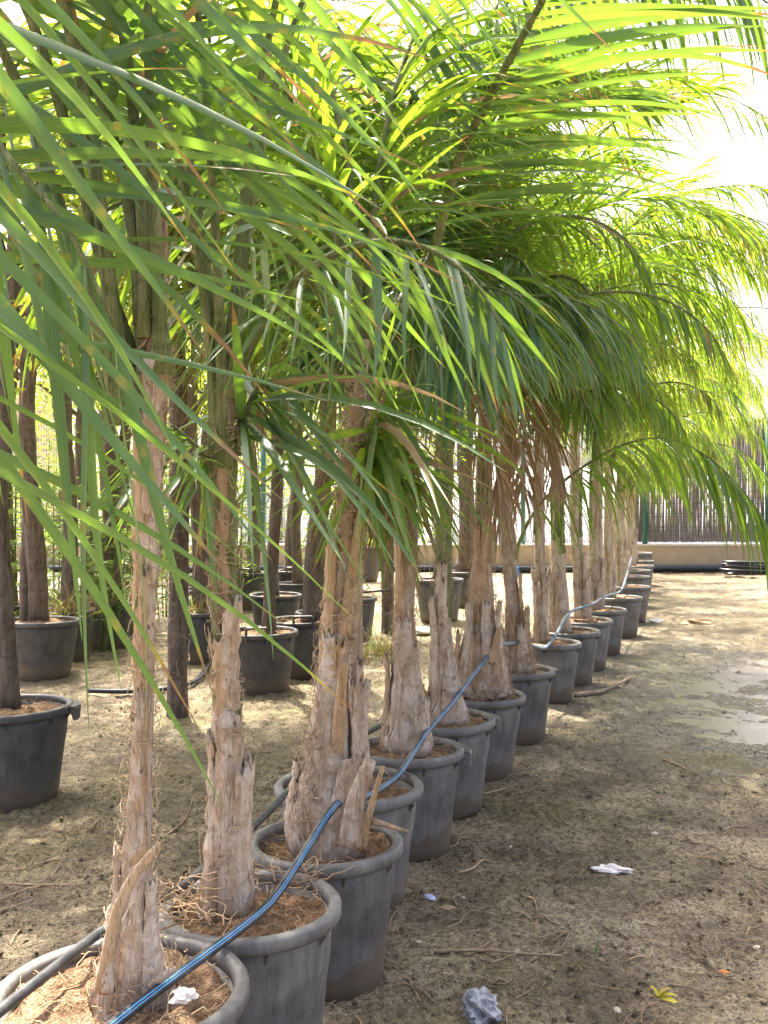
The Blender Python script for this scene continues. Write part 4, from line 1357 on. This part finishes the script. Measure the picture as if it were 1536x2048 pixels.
shrub(195, 1180, 9.6, .55, .9, 60, 'ferny green shrub among the dark trunks at left')
shrub(262, 1175, 10.4, .5, .7, 45, 'ferny shrub close left of the first palm trunk')
shrub(110, 1160, 10.2, .5, 1.1, 40, 'ferny green growth at far left between dark trunks')
shrub(420, 1090, 14.5, .6, .8, 40, 'light green growth in front of the wall behind second palm')
shrub(655, 1060, 15.2, .6, .9, 40, 'bright green growth by the wall left of the third trunk')


def grass_tuft(x, y, d, n, L, label, dry=.6, spread=.12):
    b0 = at(x, y, d); b0[2] = float(gh(b0[0], d)) if y > 1000 + (CAMZ - .2) * F / d else b0[2]
    t = empty('grass_tuft', Vector(b0), label, 'grass', 'tufts of grass')
    C = RG.normal(size=(n, 3)) * (spread, spread, 0)
    D = RG.normal(size=(n, 3)) * (.5, .5, .15) + (0, 0, .8)
    V, Fq, T = leaf_arrays(C, D, RG.uniform(.4, 1.1, n) * L, np.full(n, .009), RG.uniform(.6, 2.4, n), RG.uniform(-1, 1, n), None, 4, .1)
    r = np.where(RG.random(n) < dry, 1.3, RG.random(n))
    v, f, tt, rr, u = join_leaves(V, Fq, T, r)
    tag(link('blades', mesh_np('blades', v, f, True, {'t': tt, 'r': rr, 'u': u}), M['leaf_pale_lit'], t), kind='stuff')


shrub(20, 1180, 9.4, .6, 1.3, 50, 'ferny growth behind the left edge trunk')
shrub(290, 1140, 11.2, .6, 1.0, 50, 'ferny growth in the back rank left of the first trunk')
shrub(480, 1120, 12.8, .55, .8, 45, 'ferny growth in the back rank behind the second trunk')
shrub(330, 1110, 12.5, .6, 1.2, 45, 'light ferny growth behind the first and second palms')
shrub(60, 1075, 12.2, .6, 1.4, 45, 'tall ferny growth at the far left edge')
grass_tuft(770, 1300, 9.4, 160, .35, 'dry grass tuft on the ground right of the third trunk')
grass_tuft(728, 1318, 9.0, 110, .3, 'straw coloured grass tuft close behind the third trunk')
grass_tuft(395, 1230, 8.9, 120, .4, 'dry grass growing in the shaded pot behind the second palm')
grass_tuft(140, 1235, 8.9, 160, .45, 'dry grass tuft in the pots at left', .7)
grass_tuft(232, 1205, 9.9, 140, .45, 'greenish grass under the ferny shrub', .4)
grass_tuft(742, 1092, 17.6, 80, .4, 'small weeds in the tall pot near the wall', .1)


def street_tree(X, Y, top, r, n, label):
    t = empty('street_tree', (X, Y, 0), label, 'tree', 'trees beyond the fence')
    rg = np.random.default_rng(int(abs(X) * 31))
    b = MB(); b.tube([(0, 0, 0), (.05, 0, top * .35), (0, .05, top * .65)], [.13, .1, .06], 8); b.build('trunk', M['darkbark'], t)
    cl = []
    for k in range(24):
        a = rg.random() * 6.283; z = rg.uniform(.16, 1) * top; q = r * rg.uniform(.2, 1) * math.sqrt(max(.1, 1 - (z / top - .6) ** 2 * 3))
        e = np.array((q * math.cos(a), q * math.sin(a), z))
        if k < 12:
            b = MB(); b.tube([(0, 0, max(.8, z * .6)), e * (.5, .5, .82), e], [.04, .025, .008], 5); b.build('limb', M['darkbark'], t)
        cl.append(e)
    cl = np.array(cl)
    c = cl[rg.integers(0, len(cl), n)] + rg.normal(size=(n, 3)) * r * .22
    v, f, tt, rr, u = leaf_cloud(c, rg.normal(size=(n, 3)), rg.uniform(.08, .16, n), rg.uniform(.05, .09, n))
    tag(link('crown', mesh_np('crown', v, f, True, {'t': tt, 'r': rr, 'u': u}), M['leaf_pale_lit'], t), kind='stuff')


street_tree(-7.6, 23.5, 5.2, 2.1, 5000, 'bright leafy tree beyond the fence at left')
street_tree(-5.4, 25.5, 5.0, 1.9, 4600, 'yellow green tree beyond the fence behind the first palm')
street_tree(-2.6, 24.5, 5.6, 2.0, 4600, 'light green tree beyond the fence behind the second palm')
street_tree(.6, 25.0, 5.4, 1.8, 2600, 'pale green tree beyond the fence behind the fifth palm')

# rope tied between the dark trunks
pts = catmull([at(-40, 600, 5.2), at(10, 606, 5.2), at(90, 622, 5.6), at(190, 640, 6.2), at(275, 648, 6.5), at(352, 650, 6.68)], 10)
b = MB()
ang = np.linspace(0, len(pts) * 1.6, len(pts))
b.tube(pts, .011, 8)
tag(b.build('rope', M['rope']), 'pale rope stretched between the dark trunks at upper left', 'rope')


# ------------------------------------------------------------------ drip pipes over the pots
def stripe_pipe(pts, rad, label, dusty, n=18, stripes=True):
    P = resample(catmull(pts, 12), 150)
    V, T = tube_rings(P, np.full(150, rad), n)
    a = np.tile(np.arange(n) * 2 * np.pi / n, (150, 1))
    # stripe angle needs a seam: duplicate first column
    V = np.concatenate([V, V[:, :1]], 1); a = np.concatenate([a, np.full((150, 1), 2 * np.pi)], 1)
    n1 = n + 1
    i = np.arange(149)[:, None]; j = np.arange(n)[None]
    Fq = np.stack([i * n1 + j, i * n1 + j + 1, (i + 1) * n1 + j + 1, (i + 1) * n1 + j], -1).reshape(-1, 4)
    s = np.repeat(np.interp(np.arange(150) / 149, [0, .25, .5, 1], dusty), n1)
    o = link('drip_pipe', mesh_np('drip_pipe', V, Fq, True, {'a': a.ravel() if stripes else np.full(a.size, 2.4), 's': s}), M['pipe'])
    tag(o, label, 'pipe', 'irrigation pipes over the pots')


stripe_pipe([at(120, 2140, 1.74), at(230, 2046, 1.9), at(335, 1965, 2.06), at(420, 1903, 2.2), at(490, 1850, 2.34), at(548, 1797, 2.5), at(612, 1700, 2.72), at(662, 1620, 2.86), at(694, 1598, 3.0), at(724, 1596, 3.16),
             at(760, 1578, 3.4), at(800, 1546, 3.72), at(850, 1470, 4.08), at(900, 1412, 4.5), at(945, 1352, 4.95), at(982, 1306, 5.3), at(1005, 1290, 5.7), at(1048, 1286, 6.2), at(1070, 1294, 6.6), at(1090, 1296, 6.9),
             at(1112, 1270, 7.15), at(1130, 1236, 7.5), at(1148, 1220, 8.1), at(1185, 1208, 8.8), at(1210, 1193, 9.6), at(1240, 1183, 10.4), at(1252, 1155, 11.3), at(1263, 1115, 12.6)], .0118,
            'blue striped black pipe running over the pots in front of the trunks', (.15, .5, .9, 1.0))
stripe_pipe([at(-120, 2120, 1.74), at(-10, 2030, 1.9), at(100, 1943, 2.08), at(205, 1862, 2.3), at(310, 1803, 2.46), at(372, 1768, 2.57), at(445, 1705, 2.78), at(512, 1648, 3.03), at(590, 1570, 3.44), at(660, 1512, 3.8), at(735, 1465, 4.2), at(775, 1443, 4.45), at(850, 1400, 4.95)],
            .0118, 'dusty black pipe running over the pots behind the trunks', (.05, .12, .35, .7), stripes=False)
b = MB()
P = [at(x, y, d) for x, y, d in ((175, 1392, 7.4), (260, 1394, 7.36), (330, 1391, 7.4), (385, 1370, 7.7), (412, 1335, 8.3), (424, 1290, 9.2), (440, 1255, 10))]
P = [(q[0], q[1], float(gh(q[0], q[1])) + .03) for q in P]
b.tube(catmull(P, 8), .018, 8)
tag(b.build('ground_hose', M['blackpipe']), 'thin black hose curving over the ground behind the first palm', 'hose')
b = MB()
P = [at(x, y, 10) for x, y in ((690, 1190), (735, 1184), (780, 1180))]
b.tube(catmull(P, 6), .012, 6)
tag(b.build('side_hose', M['blackpipe']), 'thin hose hanging between the handled pot and the dark trunk', 'hose')


# ------------------------------------------------------------------ litter on the ground
def on_ground(x, y):
    d = 2 * (CAMZ) * 1000 / (y - HOR)
    X = (x - 768) * d / F
    z = float(gh(X, d))
    d = (CAMZ - z) * F / (y - HOR); X = (x - 768) * d / F
    return np.array((X, d, float(gh(X, d))))


def litter():
    rg = np.random.default_rng(77)
    b = MB()
    n = 0
    while n < 1500:
        Y = 2.2 + 13 * rg.random() ** 1.6
        X = rg.uniform(-.55, .62) * Y
        p = np.array((X, Y)); th = rg.random() * 6.283; L = rg.uniform(.03, .2) * (1.6 if rg.random() < .1 else 1)
        pts = []
        for k in range(5):
            pts.append((p[0], p[1], float(gh(p[0], p[1])) + .004 + rg.random() * .006))
            th += rg.normal() * .25
            p = p + np.array((math.cos(th), math.sin(th))) * L / 4
        b.tube(pts, rg.uniform(.0009, .0028), 3, False)
        n += 1
    tag(b.build('plant_litter', M['twig']), 'dry twigs and fibres scattered over the ground', 'litter', kind='stuff')
    b = MB()
    for _ in range(420):
        Y = 2.2 + 12 * rg.random() ** 1.5; X = rg.uniform(-.5, .62) * Y
        p = np.array((X, Y)); th = rg.random() * 6.283; L = rg.uniform(.03, .18)
        pts = []
        for k in range(5):
            pts.append((p[0], p[1], float(gh(p[0], p[1])) + .005 + rg.random() * .008))
            th += rg.normal() * .3
            p = p + np.array((math.cos(th), math.sin(th))) * L / 4
        b.tube(pts, rg.uniform(.0009, .0026), 3, False)
    tag(b.build('straw_litter', M['straw']), 'pale straw scattered over the ground', 'litter', kind='stuff')
    # clods
    ico = [(0, 0, 1), (.89, 0, .45), (.28, .85, .45), (-.72, .53, .45), (-.72, -.53, .45), (.28, -.85, .45), (.72, .53, -.45), (-.28, .85, -.45), (-.89, 0, -.45), (-.28, -.85, -.45), (.72, -.53, -.45), (0, 0, -1)]
    fc = [(0, 1, 2), (0, 2, 3), (0, 3, 4), (0, 4, 5), (0, 5, 1), (1, 6, 2), (2, 7, 3), (3, 8, 4), (4, 9, 5), (5, 10, 1), (6, 7, 2), (7, 8, 3), (8, 9, 4), (9, 10, 5), (10, 6, 1), (11, 7, 6), (11, 8, 7), (11, 9, 8), (11, 10, 9), (11, 6, 10)]
    ico = np.array(ico); fc = np.array(fc)
    n = 9000
    Y = 2.2 + 8 * rg.random(n) ** 1.5; X = rg.uniform(-.5, .6, n) * Y
    s = .0025 + .009 * rg.random(n) ** 5
    Z = gh(X, Y) + s * .3
    V = ico[None] * s[:, None, None] * (1 + .3 * rg.normal(size=(n, 12, 1))) * rg.uniform(.6, 1.3, (n, 1, 3)) + np.stack([X, Y, Z], 1)[:, None, :]
    Fa = (fc[None] + (np.arange(n) * 12)[:, None, None]).reshape(-1, 3)
    tag(link('soil_clods', mesh_np('soil_clods', V.reshape(-1, 3), Fa, True), M['ground']), 'small crumbs of soil lying over the ground', 'soil', kind='stuff')
    return ico, fc


ICO, FC = litter()


def stick(pix, rad, label, mat='twig'):
    P = [on_ground(x, y) + (0, 0, rad) for x, y in pix]
    pp = resample(catmull(P, 6), 16)
    b = MB(); b.tube(pp, rad * np.linspace(1, .5, 16) * (1 + .2 * RG.normal(size=16) * .5), 6)
    tag(b.build('fallen_stick', M[mat]), label, 'stick', 'sticks on the ground')


stick([(868, 1898), (960, 1905), (1050, 1912), (1125, 1918)], .006, 'long flat dry stalk on the ground at lower right')
stick([(1325, 1523), (1360, 1535), (1395, 1552)], .008, 'short dark stick on the ground at right')
stick([(1150, 1395), (1200, 1388), (1235, 1375), (1262, 1358)], .02, 'dark rotting branch at the edge of the wet mud')
stick([(930, 1595), (985, 1585), (1030, 1570), (1070, 1545)], .004, 'thin curved twig on the ground beside the sixth pot', 'straw')
stick([(330, 1672), (350, 1660), (372, 1635), (388, 1590)], .004, 'thin forked twig on the ground between first and second palm')
stick([(8, 1776), (90, 1775), (190, 1770)], .004, 'thin dark twig on the ground at left')
stick([(915, 1750), (945, 1740), (965, 1725), (990, 1728)], .006, 'curled dry leaf stalk beside the fourth pot', 'straw')
stick([(1055, 1790), (1068, 1800), (1075, 1818)], .004, 'short pale stalk on the ground right of the blue cap', 'straw')


def crumple(name, x, y, sx, sy, sz, seed, mat, label, cat, rz=0., amp=.45, n=12):
    c = on_ground(x, y)
    rg = np.random.default_rng(seed)
    V = []; Fa = []
    m = n * 2
    for i in range(n + 1):
        th = math.pi * i / n
        for j in range(m):
            ph = 2 * math.pi * j / m
            ux, uy, uz = math.sin(th) * math.cos(ph), math.sin(th) * math.sin(ph), math.cos(th)
            q = 1 + amp * float(vnoise(ux * 2.2 + uz * 3 + seed, uy * 2.2 - uz * 2, 3)) * 2 + amp * .7 * abs(float(vnoise(ux * 5 + uz * 4, uy * 5 + seed + uz * 3, 4))) * 2
            V.append((ux * sx * q, uy * sy * q, max(-.3, uz) * sz * q))
    for i in range(n):
        for j in range(m):
            k = (j + 1) % m
            Fa.append((i * m + j, (i + 1) * m + j, (i + 1) * m + k, i * m + k))
    b = MB(); b.add(V, Fa)
    o = b.build(name, M[mat], None, False, c + (0, 0, sz * .25))
    o.rotation_euler = (0, 0, rz)
    return tag(o, label, cat)


crumple('crumpled_plastic', 960, 2030, .045, .045, .045, 3, 'rag', 'crumpled grey plastic scrap on the ground at bottom', 'plastic scrap', .3, .5, 16)
crumple('torn_paper', 1222, 1742, .06, .018, .014, 5, 'paper', 'torn white paper strip lying on the ground at right', 'paper', -.15, .5)
crumple('bottle_cap', 860, 1803, .017, .03, .006, 6, 'cap', 'small blue white oval tag on the ground near the pots', 'tag', .5, .02)
crumple('leaf_scrap', 897, 1812, .025, .012, .006, 8, 'straw', 'small beige dry scrap beside the blue tag', 'leaf', 0, .4)
crumple('orange_leaf', 1448, 1936, .015, .008, .005, 9, 'orange', 'tiny orange dry leaf on the ground at right', 'leaf', .2, .4)
crumple('pale_rag', 1398, 1248, .17, .06, .045, 10, 'straw', 'crumpled beige rag on the far ground at right', 'rag', .1, .5)
crumple('pale_scrap', 1310, 1243, .1, .05, .03, 11, 'paper', 'small pale scrap beside the thirteenth pot', 'paper', .3, .5)
crumple('broken_slab', 750, 1290, .16, .1, .03, 12, 'coping', 'pale broken slab on the ground behind the third trunk', 'slab', .3, .25)
crumple('broken_slab', 842, 1268, .16, .09, .05, 13, 'coping', 'pale broken slab beside the fifth palm trunk', 'slab', .1, .3)
for i, (x, y, s, lab) in enumerate([(1310, 1669, .016, 'white pebble on the ground right of the pots'), (1021, 1695, .012, 'tan pebble near the fifth pot'), (926, 1799, .012, 'small brown pebble right of the beige scrap'),
                                    (838, 1873, .011, 'pale pebble near the lower pots'), (1149, 1797, .022, 'dark clod on the ground at right'), (1235, 2016, .014, 'pale flat pebble at the bottom right'),
                                    (1515, 1892, .014, 'pale pebble at the right edge'), (1130, 1548, .02, 'dark pebble right of the seventh pot')]):
    crumple('pebble', x, y, s, s * .7, s * .6, 20 + i, 'clod' if 'dark' in lab else 'stone', lab, 'pebble', i, .12, 7)['group'] = 'pebbles on the ground'

# yellow fallen flower
c = on_ground(1318, 1990)
t = empty('fallen_flower', Vector(c), 'yellow crumpled fallen flower on the ground at lower right', 'flower')
for k, (a, L, w_, e) in enumerate([(.2, .05, .016, .9), (-.5, .075, .02, .1), (.5, .03, .012, 1.2), (2.9, .045, .01, .2), (2.3, .04, .012, 1.0), (-.15, .06, .012, .5)]):
    D = np.array([(math.cos(a) * math.cos(e), math.sin(a) * math.cos(e), math.sin(e))])
    V, Fq, T = leaf_arrays(np.array([[.0, 0, .006]]), D, np.array([L]), np.array([w_]), np.array([1.2]), np.array([.4 * (-1) ** k]), None, 6, .3)
    link('petal', mesh_np('petal', V[0], Fq), M['yellow'], t)
c = on_ground(1192, 1905)
V, Fq, T = leaf_arrays(np.array([[0, 0, -.004], [0.004, 0, -.004]]), np.array([[.12, 0, 1.], [-.3, .1, .5]]), np.array([.06, .03]), np.array([.009, .006]), np.array([.5, .8]), np.array([1.2, .4]), None, 5, .2)
v, f, tt, rr, u = join_leaves(V, Fq, T, np.array([.3, .4]))
tag(link('green_shoot', mesh_np('green_shoot', v, f), M['sprout'], None, c), 'single green grass shoot on the ground at lower right', 'shoot')
# pale dry leaf and straw clump on the first and second pots
crumple('dry_leaf', 372, 1996, .02, .016, .012, 31, 'paper', 'small white dry leaf in the nearest pot beside the pipe', 'leaf', .5, .6).location = Vector(at(370, 1992, 1.98))


def straw_pile(pts, n, L, label, mat='straw', seed=0):
    rg = np.random.default_rng(seed)
    c = np.mean(pts, 0)
    b = MB()
    for _ in range(n):
        p = np.array(pts[rg.integers(0, len(pts))]) + rg.normal(size=3) * (.03, .03, .006)
        th = rg.random() * 6.283; q = []
        l = rg.uniform(.4, 1) * L
        for k in range(6):
            q.append(p - c); th += rg.normal() * .35
            p = p + np.array((math.cos(th), math.sin(th), rg.normal() * .3)) * l / 5
        b.tube(q, rg.uniform(.0012, .0024), 3, False)
    tag(b.build('straw_pile', M[mat], None, True, c), label, 'straw', kind='stuff')


straw_pile([at(360, 1790, 2.42), at(385, 1815, 2.4), at(400, 1840, 2.36), at(345, 1770, 2.46)], 60, .14, 'straw and dead roots on the left rim of the second pot', 'straw', 1)
straw_pile([at(600, 1745, 2.72), at(560, 1740, 2.74), at(530, 1740, 2.76), at(615, 1755, 2.7)], 26, .16, 'orange root fibres over the far rim of the second pot', 'stub', 2)
